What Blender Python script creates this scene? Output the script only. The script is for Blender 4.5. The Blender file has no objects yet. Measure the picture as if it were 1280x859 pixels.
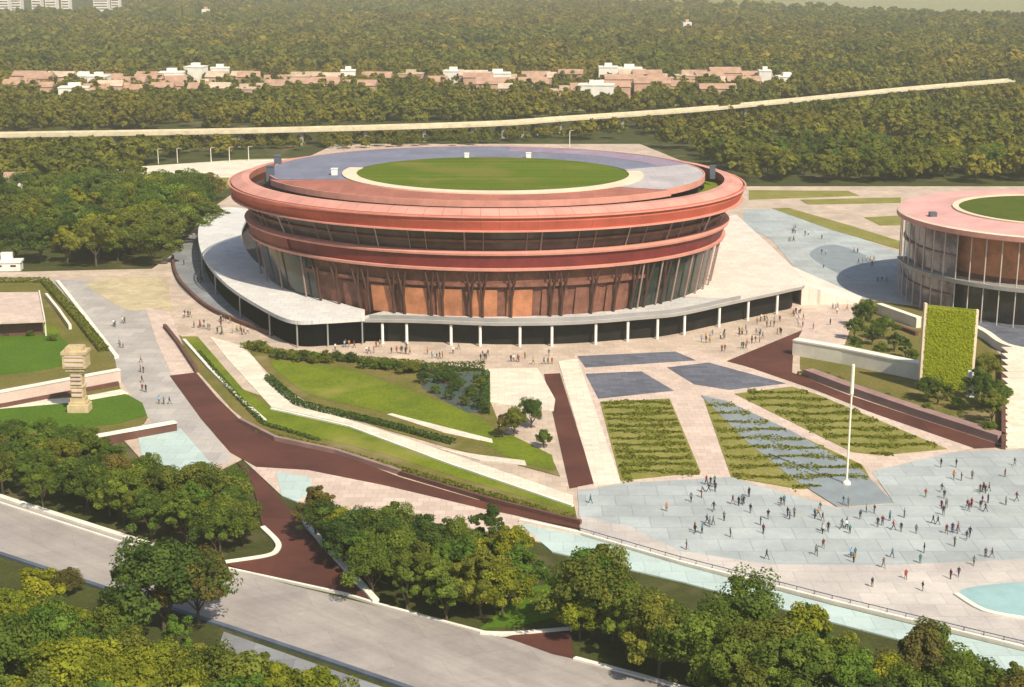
import bpy, bmesh, math, random
import numpy as np
from mathutils import Vector, Matrix
random.seed(7); RNG = np.random.default_rng(11)
scn = bpy.context.scene
COL = scn.collection

# ------------------------------------------------------------------ survey
FPX, CAMH = 1900.0, 90.0
TH = math.atan(489.5 / FPX); CT, ST = math.cos(TH), math.sin(TH)
def G(x, y, z=0.0):
    """ground survey: photo point -> world point on the level z"""
    u = (x - 640) / FPX; v = -(y - 429.5) / FPX
    dx, dy, dz = u, CT + v * ST, -ST + v * CT
    t = (z - CAMH) / dz
    return (dx * t, dy * t, z)
def GX(pts, z=0.0): return [G(x, y, z) for x, y in pts]
def PX(X, Y, Z):
    f = Y * CT - (Z - CAMH) * ST; up = Y * ST + (Z - CAMH) * CT
    return 640 + FPX * X / f, 429.5 - FPX * up / f
def smooth(pts, n=6, closed=False):
    P = [np.array(p, float) for p in pts]; out = []
    m = len(P)
    for i in range(m if closed else m - 1):
        p0 = P[(i - 1) % m] if closed or i > 0 else P[0]
        p1, p2 = P[i], P[(i + 1) % m]
        p3 = P[(i + 2) % m] if closed or i + 2 < m else P[-1]
        for k in range(n):
            t = k / n
            out.append(tuple(.5 * (2*p1 + (p2-p0)*t + (2*p0-5*p1+4*p2-p3)*t*t + (3*p1-p0-3*p2+p3)*t**3)))
    if not closed: out.append(tuple(P[-1]))
    return out

# ------------------------------------------------------------------ materials
def newmat(name):
    m = bpy.data.materials.new(name); m.use_nodes = True
    nt = m.node_tree; nt.nodes.clear()
    out = nt.nodes.new('ShaderNodeOutputMaterial'); b = nt.nodes.new('ShaderNodeBsdfPrincipled')
    nt.links.new(b.outputs[0], out.inputs[0])
    return m, nt, b, out
def N(nt, t, **k):
    n = nt.nodes.new(t)
    for a, v in k.items(): setattr(n, a, v)
    return n
def mixc(nt, fac, a, b, mode='MIX'):
    n = N(nt, 'ShaderNodeMix', data_type='RGBA', blend_type=mode)
    for s, v in ((0, fac), (6, a), (7, b)):
        if hasattr(v, 'links') or isinstance(v, bpy.types.NodeSocket): nt.links.new(v, n.inputs[s])
        else: n.inputs[s].default_value = v if s == 0 else (*v, 1)
    return n.outputs[2]
def pos(nt): return N(nt, 'ShaderNodeNewGeometry').outputs['Position']
def noise(nt, scale, detail=3, rough=.55, vec=None):
    n = N(nt, 'ShaderNodeTexNoise'); n.inputs['Scale'].default_value = scale
    n.inputs['Detail'].default_value = detail; n.inputs['Roughness'].default_value = rough
    nt.links.new(vec if vec else pos(nt), n.inputs['Vector']); return n.outputs['Fac']
def ramp(nt, fac, lo, hi):
    n = N(nt, 'ShaderNodeMapRange'); n.inputs[1].default_value = lo; n.inputs[2].default_value = hi
    nt.links.new(fac, n.inputs[0]); return n.outputs[0]
def plain(name, col, var=.15, rough=.8, scale=.25, spec=.3, fine=2.0, metal=0.0):
    m, nt, b, _ = newmat(name)
    d = tuple(c * (1 - var) for c in col); h = tuple(min(1, c * (1 + var)) for c in col)
    c1 = mixc(nt, ramp(nt, noise(nt, scale), .3, .7), d, h)
    c2 = mixc(nt, ramp(nt, noise(nt, fine, 4), .3, .7), (1 - var*.6,)*3, (1, 1, 1))
    nt.links.new(mixc(nt, 1.0, c1, c2, 'MULTIPLY'), b.inputs['Base Color'])
    b.inputs['Roughness'].default_value = rough; b.inputs['Specular IOR Level'].default_value = spec
    b.inputs['Metallic'].default_value = metal
    return m
def paving(name, col, bw=3.0, bh=3.0, var=.10, joint=.75, stain=.25, rough=.8, rot=0.0):
    m, nt, b, _ = newmat(name)
    mp = N(nt, 'ShaderNodeMapping'); mp.inputs['Rotation'].default_value[2] = rot
    nt.links.new(pos(nt), mp.inputs['Vector'])
    br = N(nt, 'ShaderNodeTexBrick'); br.offset = .5
    br.inputs['Scale'].default_value = 1; br.inputs['Brick Width'].default_value = bw; br.inputs['Row Height'].default_value = bh
    br.inputs['Mortar Size'].default_value = .06; br.inputs['Mortar Smooth'].default_value = .3; br.inputs['Bias'].default_value = 0
    br.inputs['Color1'].default_value = (*[c*(1-var) for c in col], 1)
    br.inputs['Color2'].default_value = (*[min(1, c*(1+var)) for c in col], 1)
    br.inputs['Mortar'].default_value = (*[c*joint for c in col], 1)
    nt.links.new(mp.outputs[0], br.inputs['Vector'])
    c = mixc(nt, ramp(nt, noise(nt, .09, 5, .65), .38, .68), (1-stain, 1-stain, 1-stain*.9), (1.0, 1.0, 1.0))
    c2 = mixc(nt, ramp(nt, noise(nt, 1.3, 5, .7), .3, .75), (.88, .87, .86), (1.0, 1.0, 1.0))
    o = mixc(nt, 1.0, mixc(nt, 1.0, br.outputs['Color'], c, 'MULTIPLY'), c2, 'MULTIPLY')
    nt.links.new(o, b.inputs['Base Color']); b.inputs['Roughness'].default_value = rough
    b.inputs['Specular IOR Level'].default_value = .3
    return m
def lawn(name, c1, c2, c3=None):
    m, nt, b, _ = newmat(name)
    a = mixc(nt, ramp(nt, noise(nt, .12, 4, .6), .35, .65), c1, c2)
    d = mixc(nt, ramp(nt, noise(nt, 1.7, 5, .7), .3, .72), (.55, .58, .5), (1.12, 1.1, 1.05))
    o = mixc(nt, 1.0, a, d, 'MULTIPLY')
    if c3: o = mixc(nt, ramp(nt, noise(nt, .05, 3, .6), .55, .68), o, c3)
    nt.links.new(o, b.inputs['Base Color']); b.inputs['Roughness'].default_value = .95
    b.inputs['Specular IOR Level'].default_value = .1
    return m
def leafmat(name, col, tr=.42, hue=.35):
    m, nt, b, out = newmat(name); nt.nodes.remove(b)
    at = N(nt, 'ShaderNodeAttribute', attribute_name='tone')
    oi = N(nt, 'ShaderNodeObjectInfo')
    lo = (col[0]*.55, col[1]*.6, col[2]*.6); hi = (col[0]*1.5, col[1]*1.38, col[2]*1.2)
    c = mixc(nt, at.outputs['Fac'], lo, hi)
    v = mixc(nt, oi.outputs['Random'], (1-hue*.6, 1-hue*.35, 1-hue*.2), (1+hue*.5, 1+hue*.25, 1.0))
    c = mixc(nt, 1.0, c, v, 'MULTIPLY')
    d = N(nt, 'ShaderNodeBsdfDiffuse'); t = N(nt, 'ShaderNodeBsdfTranslucent'); mx = N(nt, 'ShaderNodeMixShader')
    mx.inputs[0].default_value = tr
    nt.links.new(c, d.inputs[0]); nt.links.new(mixc(nt, 1.0, c, (1.15, 1.2, .7), 'MULTIPLY'), t.inputs[0])
    nt.links.new(d.outputs[0], mx.inputs[1]); nt.links.new(t.outputs[0], mx.inputs[2]); nt.links.new(mx.outputs[0], out.inputs[0])
    return m
def glassy(name, col, rough=.12, spec=.6, var=.35, sc=.35):
    m = plain(name, col, var, rough, sc, spec); return m
def watermat(name, col, rough=.12):
    m, nt, b, _ = newmat(name)
    nt.links.new(mixc(nt, ramp(nt, noise(nt, .25, 3), .3, .7), tuple(c*.85 for c in col), tuple(c*1.1 for c in col)), b.inputs['Base Color'])
    b.inputs['Roughness'].default_value = rough; b.inputs['Specular IOR Level'].default_value = .5 if rough < .2 else .2
    bp = N(nt, 'ShaderNodeBump'); bp.inputs['Strength'].default_value = .12; bp.inputs['Distance'].default_value = .2
    nt.links.new(noise(nt, 1.2, 3), bp.inputs['Height']); nt.links.new(bp.outputs[0], b.inputs['Normal'])
    return m
M = {}
M['ground'] = lawn('ground_soil', (.075, .085, .022), (.055, .06, .02), (.12, .10, .05))
M['lawn'] = lawn('lawn_grass', (.18, .225, .016), (.125, .17, .014), (.22, .215, .04))
M['lawn_bright'] = lawn('lawn_bright', (.095, .175, .014), (.075, .145, .012))
M['lawn_dry'] = lawn('lawn_dry', (.21, .17, .055), (.14, .14, .03), (.24, .19, .09))
M['meadow'] = lawn('meadow', (.30, .27, .085), (.22, .215, .05))
M['concourse'] = paving('concourse_paving', (.62, .495, .375), 2.4, 2.4)
M['cream'] = paving('cream_paving', (.80, .72, .56), 3, 1.5, stain=.15)
M['pink'] = paving('pink_paving', (.66, .52, .42), 2, 2, stain=.15)
M['greywalk'] = paving('grey_walk_paving', (.50, .465, .41), 4, 4, stain=.25)
M['sandtile'] = paving('sand_tile', (.60, .50, .30), 2, 2)
M['bluegrey'] = paving('blue_grey_plaza', (.475, .52, .50), 5, 5, var=.08, stain=.22, joint=.62)
M['slate'] = paving('slate_paving', (.15, .16, .19), 3, 1.5, var=.2, joint=.6)
M['forecourt'] = paving('forecourt_paving', (.27, .28, .28), 3, 3, var=.15)
M['road'] = paving('road_concrete', (.44, .395, .35), 12, 7, var=.06, joint=.86, stain=.25, rot=-.35)
def streaks(m, rot, amt=.16, sc=(.02, .6)):
    nt = m.node_tree; b = next(n for n in nt.nodes if n.type == 'BSDF_PRINCIPLED')
    src = b.inputs['Base Color'].links[0].from_socket
    mp = N(nt, 'ShaderNodeMapping'); mp.inputs['Rotation'].default_value[2] = rot; nt.links.new(pos(nt), mp.inputs['Vector'])
    mp2 = N(nt, 'ShaderNodeMapping'); mp2.inputs['Scale'].default_value = (*sc, 1); nt.links.new(mp.outputs[0], mp2.inputs['Vector'])
    k = mixc(nt, ramp(nt, noise(nt, 1.0, 5, .65, mp2.outputs[0]), .35, .65), (1-amt, 1-amt, 1-amt), (1.0, 1.0, 1.0))
    nt.links.new(mixc(nt, 1.0, src, k, 'MULTIPLY'), b.inputs['Base Color'])
streaks(M['road'], .72)
M['maroon'] = paving('maroon_asphalt', (.125, .042, .027), 9, 9, var=.12, stain=.35, joint=.9)
M['turq'] = paving('pale_turquoise_stone', (.50, .62, .57), 4, 4, var=.06, stain=.15)
M['kerb'] = plain('kerb_stone', (.76, .72, .61), .12)
M['wallcream'] = plain('cream_render', (.74, .68, .55), .08, fine=1.0)
M['wallpink'] = plain('pink_render', (.62, .48, .40), .10)
M['wallbrown'] = plain('brown_wall', (.13, .06, .045), .2)
M['wallmauve'] = plain('mauve_wall', (.30, .19, .16), .15)
M['darkrail'] = plain('dark_rail', (.10, .12, .15), .2, .5)
M['water'] = watermat('pool_water', (.33, .50, .47))
M['pond'] = watermat('pond_water', (.08, .11, .10))
M['cascade'] = watermat('cascade_water', (.24, .275, .28), .4)
M['terracotta'] = plain('terracotta_cladding', (.54, .135, .085), .14, .85, .12, .12)
M['terracotta_dull'] = paving('terracotta_roof', (.44, .165, .11), 3, 9, var=.1, joint=.8, stain=.25)
M['salmon'] = plain('salmon_edge', (.62, .28, .21), .12, .8)
M['ringpale'] = plain('pale_pink_ring', (.58, .285, .225), .16, .85, .12, .12)
M['mauveglass'] = glassy('mauve_glass', (.20, .17, .18), .12, .7, .4, .5)
M['viaduct'] = plain('tan_concrete', (.60, .52, .36), .15, fine=.6)
M['rooftan'] = plain('tan_roof', (.56, .43, .31), .2)
M['apron'] = paving('apron_shade', (.07, .065, .06), 3, 3)  # dark tone paints shade into the gap between canopy and facade
M['paleborder'] = paving('pale_border_paving', (.62, .565, .50), 4, 4, var=.06)
M['pinkring'] = plain('pink_ring', (.64, .36, .32), .12, .85, .12, .12)
M['polecream'] = plain('pole_cream', (.82, .76, .60), .05, .5)
M['deckwhite'] = paving('podium_deck_white', (.70, .69, .64), 3, 3, var=.06, stain=.15)
M['black'] = plain('recess_shade_black', (.004, .004, .005), .3, .95, spec=0.0)  # near-black paint stands in for shade under canopy and podium end
M['joint'] = plain('panel_joint', (.30, .11, .08), .2)
M['maroonband'] = plain('maroon_fascia', (.17, .028, .026), .2, .5)
M['redband'] = plain('dusty_red_fascia', (.28, .075, .06), .18, .6)
M['bluemem'] = paving('blue_lavender_membrane', (.215, .225, .29), 3, 9, var=.07, joint=.8, stain=.2)
M['lavender'] = paving('lavender_membrane', (.33, .26, .33), 3, 9, var=.07, joint=.8, stain=.2)
M['greymem'] = paving('pale_grey_membrane', (.50, .46, .45), 3, 9, var=.07, joint=.8, stain=.2)
M['creamedge'] = plain('cream_edge', (.72, .58, .42), .08)
M['pitch'] = lawn('pitch_turf', (.115, .19, .012), (.15, .185, .014), (.17, .17, .03))
streaks(M['pitch'], 0, .3, (.004, .22))
streaks(M['bluegrey'], .3, .10, (.05, .12))
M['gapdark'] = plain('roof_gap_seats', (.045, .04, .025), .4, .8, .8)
M['timber'] = plain('brown_timber', (.19, .08, .052), .3, .6, .5)
M['orange'] = plain('orange_screen', (.44, .18, .085), .3, .6, .3)
M['postbrown'] = plain('dark_brown_post', (.065, .028, .02), .2, .6)
M['postpale'] = plain('pale_post', (.52, .46, .40), .1, .5)
M['darkglass'] = glassy('dark_glass', (.03, .028, .028), .15, .6)
M['greenglass'] = glassy('dark_green_glass', (.022, .032, .026), .12, .6)
M['brownglass'] = glassy('brown_glass', (.075, .045, .042), .2, .5)
M['deck'] = paving('podium_deck', (.60, .585, .54), 3, 3, var=.07, stain=.2)
M['deckblue'] = paving('podium_deck_blue', (.40, .50, .52), 3, 3, var=.07, stain=.2)
M['deckpink'] = paving('podium_deck_pink', (.78, .69, .58), 3, 3, var=.07, stain=.15)
M['slabedge'] = plain('slab_edge', (.33, .315, .28), .12)
M['undercroft'] = plain('undercroft_wall', (.016, .015, .014), .3, .6, spec=.1)  # near-black colour stands in for the shade below the podium
M['white'] = plain('white_paint', (.80, .78, .72), .05, .5)
M['metal'] = plain('galvanised_metal', (.45, .45, .44), .1, .4, metal=.5)
M['monument'] = plain('golden_sandstone', (.56, .44, .25), .22, .8, .5)
M['bark'] = plain('bark', (.10, .075, .05), .3, .9, 1.0)
M['roofpink'] = plain('pink_tile_roof', (.42, .26, .18), .2)
M['wallhouse'] = plain('house_wall', (.52, .33, .24), .15)
M['wallwhite'] = plain('house_white', (.78, .74, .66), .08)
M['wallred'] = plain('house_brick', (.38, .22, .15), .2)
M['arenagreen'] = lawn('arena_green', (.10, .13, .015), (.08, .11, .012))
M['palefield'] = lawn('pale_field', (.34, .33, .20), (.27, .28, .15), (.20, .21, .09))  # pale tone also stands in for haze on the far fields
M['creeper'] = leafmat('creeper_leaf', (.225, .265, .014), .15, .0)
LEAF = {'yellow green': leafmat('leaf_yellow_green', (.25, .275, .03)),
        'mid green': leafmat('leaf_mid_green', (.142, .20, .036)),
        'olive': leafmat('leaf_olive', (.175, .20, .038)),
        'dark green': leafmat('leaf_dark_green', (.085, .138, .032)),
        'fresh green': leafmat('leaf_fresh_green', (.13, .215, .036)),
        'brownish': leafmat('leaf_brownish', (.17, .15, .045))}
M['farleaf'] = leafmat('leaf_far_forest', (.16, .175, .035), .35, 0)
def vary(m):
    nt = m.node_tree
    v = mixc(nt, ramp(nt, noise(nt, .012, 5, .65), .36, .64), (.62, .74, .62), (1.35, 1.2, 1.0))
    v2 = mixc(nt, ramp(nt, noise(nt, .0035, 4, .6), .42, .62), (1.0, 1.0, 1.0), (1.25, .98, .8))
    k = mixc(nt, 1.0, v, v2, 'MULTIPLY')
    for n in [n for n in nt.nodes if n.type in ('BSDF_DIFFUSE', 'BSDF_TRANSLUCENT')]:
        src = n.inputs[0].links[0].from_socket; nt.links.new(mixc(nt, 1.0, src, k, 'MULTIPLY'), n.inputs[0])
vary(M['farleaf'])
M['shrubleaf'] = leafmat('leaf_shrub', (.07, .10, .02), .3, .3)
M['rowleaf'] = leafmat('leaf_row', (.15, .17, .022), .3, .3)

# ------------------------------------------------------------------ mesh helpers
def link(name, me, parent=None):
    o = bpy.data.objects.new(name, me); COL.objects.link(o)
    if parent: o.parent = parent
    return o
class MB:
    def __init__(s): s.v, s.f, s.m = [], [], []
    def add(s, v, f, mi=0):
        b = len(s.v); s.v += [tuple(x) for x in v]; s.f += [tuple(i + b for i in q) for q in f]; s.m += [mi] * len(f)
    def box(s, x0, x1, y0, y1, z0, z1, mi=0, rot=0, c=(0, 0, 0)):
        cs, sn = math.cos(rot), math.sin(rot)
        v = [(c[0]+x*cs-y*sn, c[1]+x*sn+y*cs, c[2]+z) for z in (z0, z1) for x, y in ((x0, y0), (x1, y0), (x1, y1), (x0, y1))]
        s.add(v, [(3, 2, 1, 0), (4, 5, 6, 7), (0, 1, 5, 4), (1, 2, 6, 5), (2, 3, 7, 6), (3, 0, 4, 7)], mi)
    def tube(s, pts, rads, n=8, mi=0):
        rings = []
        for i, p in enumerate(pts):
            a = Vector(pts[max(i-1, 0)]); b = Vector(pts[min(i+1, len(pts)-1)]); d = (b - a).normalized()
            u = d.cross(Vector((0, 1, 0.1))).normalized(); w = d.cross(u)
            rings.append([Vector(p) + (u*math.cos(2*math.pi*k/n) + w*math.sin(2*math.pi*k/n)) * rads[i] for k in range(n)])
        v = [q for r in rings for q in r]
        f = [(i*n+k, i*n+(k+1) % n, (i+1)*n+(k+1) % n, (i+1)*n+k) for i in range(len(pts)-1) for k in range(n)]
        f += [tuple(range(n))[::-1], tuple((len(pts)-1)*n + k for k in range(n))]
        s.add(v, f, mi)
    def prism(s, pts, z0, z1, mi=0):
        """pts: world xy polygon"""
        n = len(pts)
        if sum(pts[i][0]*pts[(i+1) % n][1] - pts[(i+1) % n][0]*pts[i][1] for i in range(n)) < 0: pts = pts[::-1]
        v = [(p[0], p[1], z0) for p in pts] + [(p[0], p[1], z1) for p in pts]
        s.add(v, [tuple(range(n, 2*n))] + [(i, (i+1) % n, n+(i+1) % n, n+i) for i in range(n)], mi)
    def strip(s, pts, w, z0, z1, mi=0):
        """wall / kerb of width w along a world polyline"""
        P = [Vector((p[0], p[1])) for p in pts]; L, R = [], []
        for i in range(len(P)):
            d = (P[min(i+1, len(P)-1)] - P[max(i-1, 0)]); d.normalize(); nn = Vector((-d.y, d.x)) * w / 2
            L.append(P[i] + nn); R.append(P[i] - nn)
        n = len(P); zz = lambda z, i: z[i] if isinstance(z, (list, tuple)) else z
        v = []
        for i in range(n): v += [(*L[i], zz(z0, i)), (*R[i], zz(z0, i)), (*R[i], zz(z1, i)), (*L[i], zz(z1, i))]
        f = []
        for i in range(n-1):
            a, b = 4*i, 4*i+4
            for k in range(4): f.append((a+k, a+(k+1) % 4, b+(k+1) % 4, b+k))
        f += [(3, 2, 1, 0), (4*n-4, 4*n-3, 4*n-2, 4*n-1)]
        s.add(v, f, mi)
    def build(s, name, mats, parent=None, sm=False, loc=None):
        me = bpy.data.meshes.new(name)
        v = s.v
        if loc is not None: v = [(x-loc[0], y-loc[1], z-loc[2]) for x, y, z in v]
        me.from_pydata(v, [], s.f)
        mats = mats if isinstance(mats, (list, tuple)) else [mats]
        for m in mats: me.materials.append(m)
        me.polygons.foreach_set('material_index', s.m)
        if sm: me.polygons.foreach_set('use_smooth', [True] * len(s.f))
        bm = bmesh.new(); bm.from_mesh(me); bmesh.ops.recalc_face_normals(bm, faces=bm.faces); bm.to_mesh(me); bm.free()
        o = link(name, me, parent)
        if loc is not None and not parent: o.location = loc
        return o
def tag(o, label=None, cat=None, group=None, kind=None):
    if label: o['label'] = label
    if cat: o['category'] = cat
    if group: o['group'] = group
    if kind: o['kind'] = kind
    return o
def thing(name, label, cat, loc=(0, 0, 0), rz=0, group=None):
    o = bpy.data.objects.new(name, None); COL.objects.link(o); o.location = loc; o.rotation_euler = (0, 0, rz)
    o.empty_display_size = .5
    return tag(o, label, cat, group)
SHEETS = []
def sheet(name, pts, mat, lvl, th=.0, sm=0, kind='structure', label=None, jag=0):
    """flat surface from survey points, lifted by level*4 cm"""
    if sm: pts = smooth(pts, sm, True)
    w = [(p[0], p[1]) for p in GX(pts)]
    SHEETS.append(name); z = .04 * lvl + .0007 * (len(SHEETS) % 50)
    mb = MB(); mb.prism(w, -.3, z)
    o = mb.build(name, mat); o['kind'] = kind
    if label: o['label'] = label
    return o
def leafcloud(P, size, tone, nrm=None, jitter=.6):
    """P (n,3) centres -> quads"""
    n = len(P)
    d = RNG.normal(size=(n, 3))
    if nrm is not None: d = nrm + jitter * d
    d /= np.linalg.norm(d, axis=1)[:, None] + 1e-9
    r = RNG.normal(size=(n, 3)); u = np.cross(d, r); u /= np.linalg.norm(u, axis=1)[:, None] + 1e-9
    w = np.cross(d, u)
    sz = (size * RNG.uniform(.6, 1.4, n))[:, None]
    V = np.stack([P - u*sz - w*sz*.55, P + u*sz*.2 - w*sz*.75, P + u*sz + w*sz*.5, P - u*sz*.3 + w*sz*.8], 1).reshape(-1, 3)
    return V, np.repeat(tone, 4)
def quadmesh(name, V, T, mat):
    me = bpy.data.meshes.new(name); n = len(V) // 4
    me.vertices.add(len(V)); me.vertices.foreach_set('co', V.astype(np.float32).ravel())
    me.loops.add(4*n); me.loops.foreach_set('vertex_index', np.arange(4*n, dtype=np.int32))
    me.polygons.add(n); me.polygons.foreach_set('loop_start', np.arange(0, 4*n, 4, dtype=np.int32))
    try: me.polygons.foreach_set('loop_total', np.full(n, 4, dtype=np.int32))
    except Exception: pass
    me.update(calc_edges=True)
    a = me.attributes.new('tone', 'FLOAT', 'POINT'); a.data.foreach_set('value', T.astype(np.float32))
    me.materials.append(mat)
    return me

# ------------------------------------------------------------------ trees
def crown_cloud(h, rad, base, nclump, nleaf, lsize, irregular=.42, jit=.6):
    Vs, Ts = [], []
    cz = (h + base) / 2; hz = (h - base) / 2
    lob = RNG.uniform(-1, 1, (4, 2))
    for _ in range(nclump):
        d = RNG.normal(size=3); d /= np.linalg.norm(d)
        if d[2] < -.55: d[2] *= -.6
        rr = RNG.uniform(.45, 1.0) ** .6
        az = math.atan2(d[1], d[0])
        bulge = 1 + irregular * sum(l[0] * math.sin((k+1)*az + 3*l[1] + 2*d[2]) for k, l in enumerate(lob)) / 1.5
        taper = 1 - .28 * max(0, d[2])
        c = np.array([d[0]*rad*rr*bulge*taper, d[1]*rad*rr*bulge*taper, cz + d[2]*hz*rr*RNG.uniform(.85, 1.08)])
        cr = rad * RNG.choice([RNG.uniform(.12, .22), RNG.uniform(.22, .38)])
        if RNG.random() < .12: c = c * np.array([1.12, 1.12, 1.0]) + np.array([0, 0, rad * .12])
        q = RNG.normal(size=(nleaf, 3)); q /= np.linalg.norm(q, axis=1)[:, None]
        P = c + q * cr * (RNG.uniform(.25, 1, (nleaf, 1)) ** .5) * np.array([1, 1, .75])
        nr = q * .75 + np.array([0, 0, .45]) + d * .35
        t = np.clip(RNG.uniform(.1, .9) + RNG.normal(0, .11, nleaf), 0, 1)
        V, T = leafcloud(P, lsize * RNG.uniform(.75, 1.25), t, nr, jit)
        Vs.append(V); Ts.append(T)
    return np.concatenate(Vs), np.concatenate(Ts)
def trunk_mesh(h, base, rad):
    mb = MB(); r = .022 * h
    j = [RNG.uniform(-.25, .25) for _ in range(4)]
    mb.tube([(0, 0, -.3), (j[0]*.3, j[1]*.3, base*.6), (j[0], j[1], base*1.15), (j[2], j[3], h*.62)], [r*1.35, r, r*.8, r*.35], 7)
    for k in range(4):
        a = k*1.57 + RNG.uniform(-.4, .4)
        mb.tube([(j[0], j[1], base*RNG.uniform(.85, 1.15)), (math.cos(a)*rad*.35, math.sin(a)*rad*.35, base + (h-base)*.28), (math.cos(a)*rad*.62, math.sin(a)*rad*.62, base + (h-base)*.5)], [r*.6, r*.4, r*.15], 5)
    me = bpy.data.meshes.new('trunk'); me.from_pydata(mb.v, [], mb.f); me.materials.append(M['bark'])
    return me
PROTO = []
for (h, rad, base, nc, nl, ls) in [(10, 4.2, 1.4, 62, 210, 0.163), (10, 3.6, 1.6, 54, 210, 0.155), (10, 4.9, 1.3, 70, 210, 0.170), (10, 2.9, 1.0, 46, 210, 0.148),
                                   (10, 4.0, 2.4, 48, 210, 0.163), (10, 5.3, 1.6, 72, 210, 0.170), (10, 3.3, 1.2, 44, 210, 0.178), (10, 4.5, 2.0, 50, 210, 0.141), (10, 3.9, .9, 60, 210, 0.155)]:
    V, T = crown_cloud(h, rad, base, nc, nl, ls)
    PROTO.append((quadmesh('crown', V, T, LEAF['mid green']), trunk_mesh(h, base, rad), rad))
FARP = []
for _ in range(8):
    V, T = crown_cloud(10, RNG.uniform(3.6, 5.4), 1.0, 30, 15, .72, .3, .3); FARP.append((V, T))
FARQ = []
for _ in range(6):
    V, T = crown_cloud(10, RNG.uniform(4.0, 6.0), 1.0, 16, 8, 1.3, .3, .25); FARQ.append((V, T))

TREES = []
def put_tree(x, y, h, kind, group, label=None, wide=1.0, proto=None):
    p = random.randrange(len(PROTO)) if proto is None else proto
    root = thing('leafy_tree', label, 'tree', (x, y, 0), random.uniform(0, 6.28), group)
    s = h / 10
    c = link('crown', PROTO[p][0], root); c.scale = (s*wide*random.uniform(.85, 1.15), s*wide*random.uniform(.85, 1.15), s*random.uniform(.94, 1.08))
    c.material_slots[0].link = 'OBJECT'; c.material_slots[0].material = LEAF[kind]
    t = link('trunk', PROTO[p][1], root); t.scale = (s, s, s)
    TREES.append((root, x, y, h, kind, p)); return root
def inpoly(x, y, P):
    r = False; n = len(P)
    for i in range(n):
        x1, y1 = P[i][:2]; x2, y2 = P[(i+1) % n][:2]
        if (y1 > y) != (y2 > y) and x < (x2-x1)*(y-y1)/(y2-y1) + x1: r = not r
    return r
def scatter(poly_px, dist, avoid=(), nmax=9999, tries=6000, keep=None):
    W = [G(*p)[:2] for p in poly_px]; xs = [p[0] for p in W]; ys = [p[1] for p in W]
    out = list(keep or []); k0 = len(out)
    for _ in range(tries):
        if len(out) - k0 >= nmax: break
        x, y = random.uniform(min(xs), max(xs)), random.uniform(min(ys), max(ys))
        if not inpoly(x, y, W): continue
        if any((x-a)**2 + (y-b)**2 < dist*dist for a, b in out): continue
        if any(inpoly(*PX(x, y, 0), A) for A in avoid): continue
        out.append((x, y))
    return out[k0:]
ORD = 'first second third fourth fifth sixth seventh eighth ninth tenth eleventh twelfth thirteenth fourteenth fifteenth sixteenth seventeenth eighteenth nineteenth twentieth'.split()
def size_word(h, lo, hi): return 'small' if h < lo + (hi-lo)*.33 else 'tall' if h > lo + (hi-lo)*.67 else 'mid-sized'
def wood(poly, dist, hr, kinds, group, place, start, rows, avoid=(), nmax=999, extra=(), wide=1.0, top=None):
    """a wood of separate trees; each labelled by look, row and rank along the row"""
    pts = [(x, y, None, None) for x, y in scatter(poly, dist, avoid, nmax)] + [(*G(a, b)[:2], h, k) for a, b, h, k in extra]
    def shows(p):
        q = PX(p[0], p[1], hr[1]); return q[1] < 862 and -28 < q[0] < 1308
    pts = sorted(filter(shows, pts), key=lambda p: p[1])
    n = max(1, math.ceil(len(pts) / rows)); names = {1: ['only'], 2: ['front', 'back'], 3: ['front', 'middle', 'back'],
        4: ['front', 'second', 'third', 'back'], 5: ['front', 'second', 'middle', 'fourth', 'back']}[rows]
    for r in range(rows):
        row = sorted(pts[r*n:(r+1)*n])
        for i, (x, y, h, k) in enumerate(row):
            h = h or random.uniform(*hr); k = k or random.choices([a for a, _ in kinds], [b for _, b in kinds])[0]
            rw = '' if rows == 1 else f' {names[r]} row'
            if top:
                py = PX(x, y, 0)[1]; h = max(5.5, min(h, (py - top) * 90 / (py + 60)))
            put_tree(x, y, h, k, group, f"{size_word(h, *hr)} {k} tree, {ORD[i] if i < 20 else str(i+1)+'th'} from {start} in{rw} {place}", wide)

# ------------------------------------------------------------------ ground and paving
E_ = 9000
g = MB(); g.add([(-E_, -500, -.15), (E_, -500, -.15), (E_, 14000, -.15), (-E_, 14000, -.15)], [(0, 1, 2, 3)])
tag(g.build('ground', M['ground']), kind='structure')
# level 0: lower bank
sheet('concourse_paving', [(-120, 343), (190, 336), (216, 318), (262, 262), (300, 236), (420, 180), (800, 180), (930, 233), (1420, 233), (1420, 700), (1420, 850), (1280, 800),
      (1040, 748), (850, 700), (725, 664), (725, 655), (600, 625), (470, 600), (400, 575), (330, 560), (270, 590), (180, 578), (150, 545), (-120, 545)], M['concourse'], 0)
sheet('parking_ground', [(128, 213), (300, 199), (420, 196), (330, 225), (280, 236), (180, 232)], M['meadow'], 0)
sheet('parking_paving', [(132, 211), (300, 200), (400, 198), (330, 222), (150, 222)], M['cream'], 1)
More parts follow.
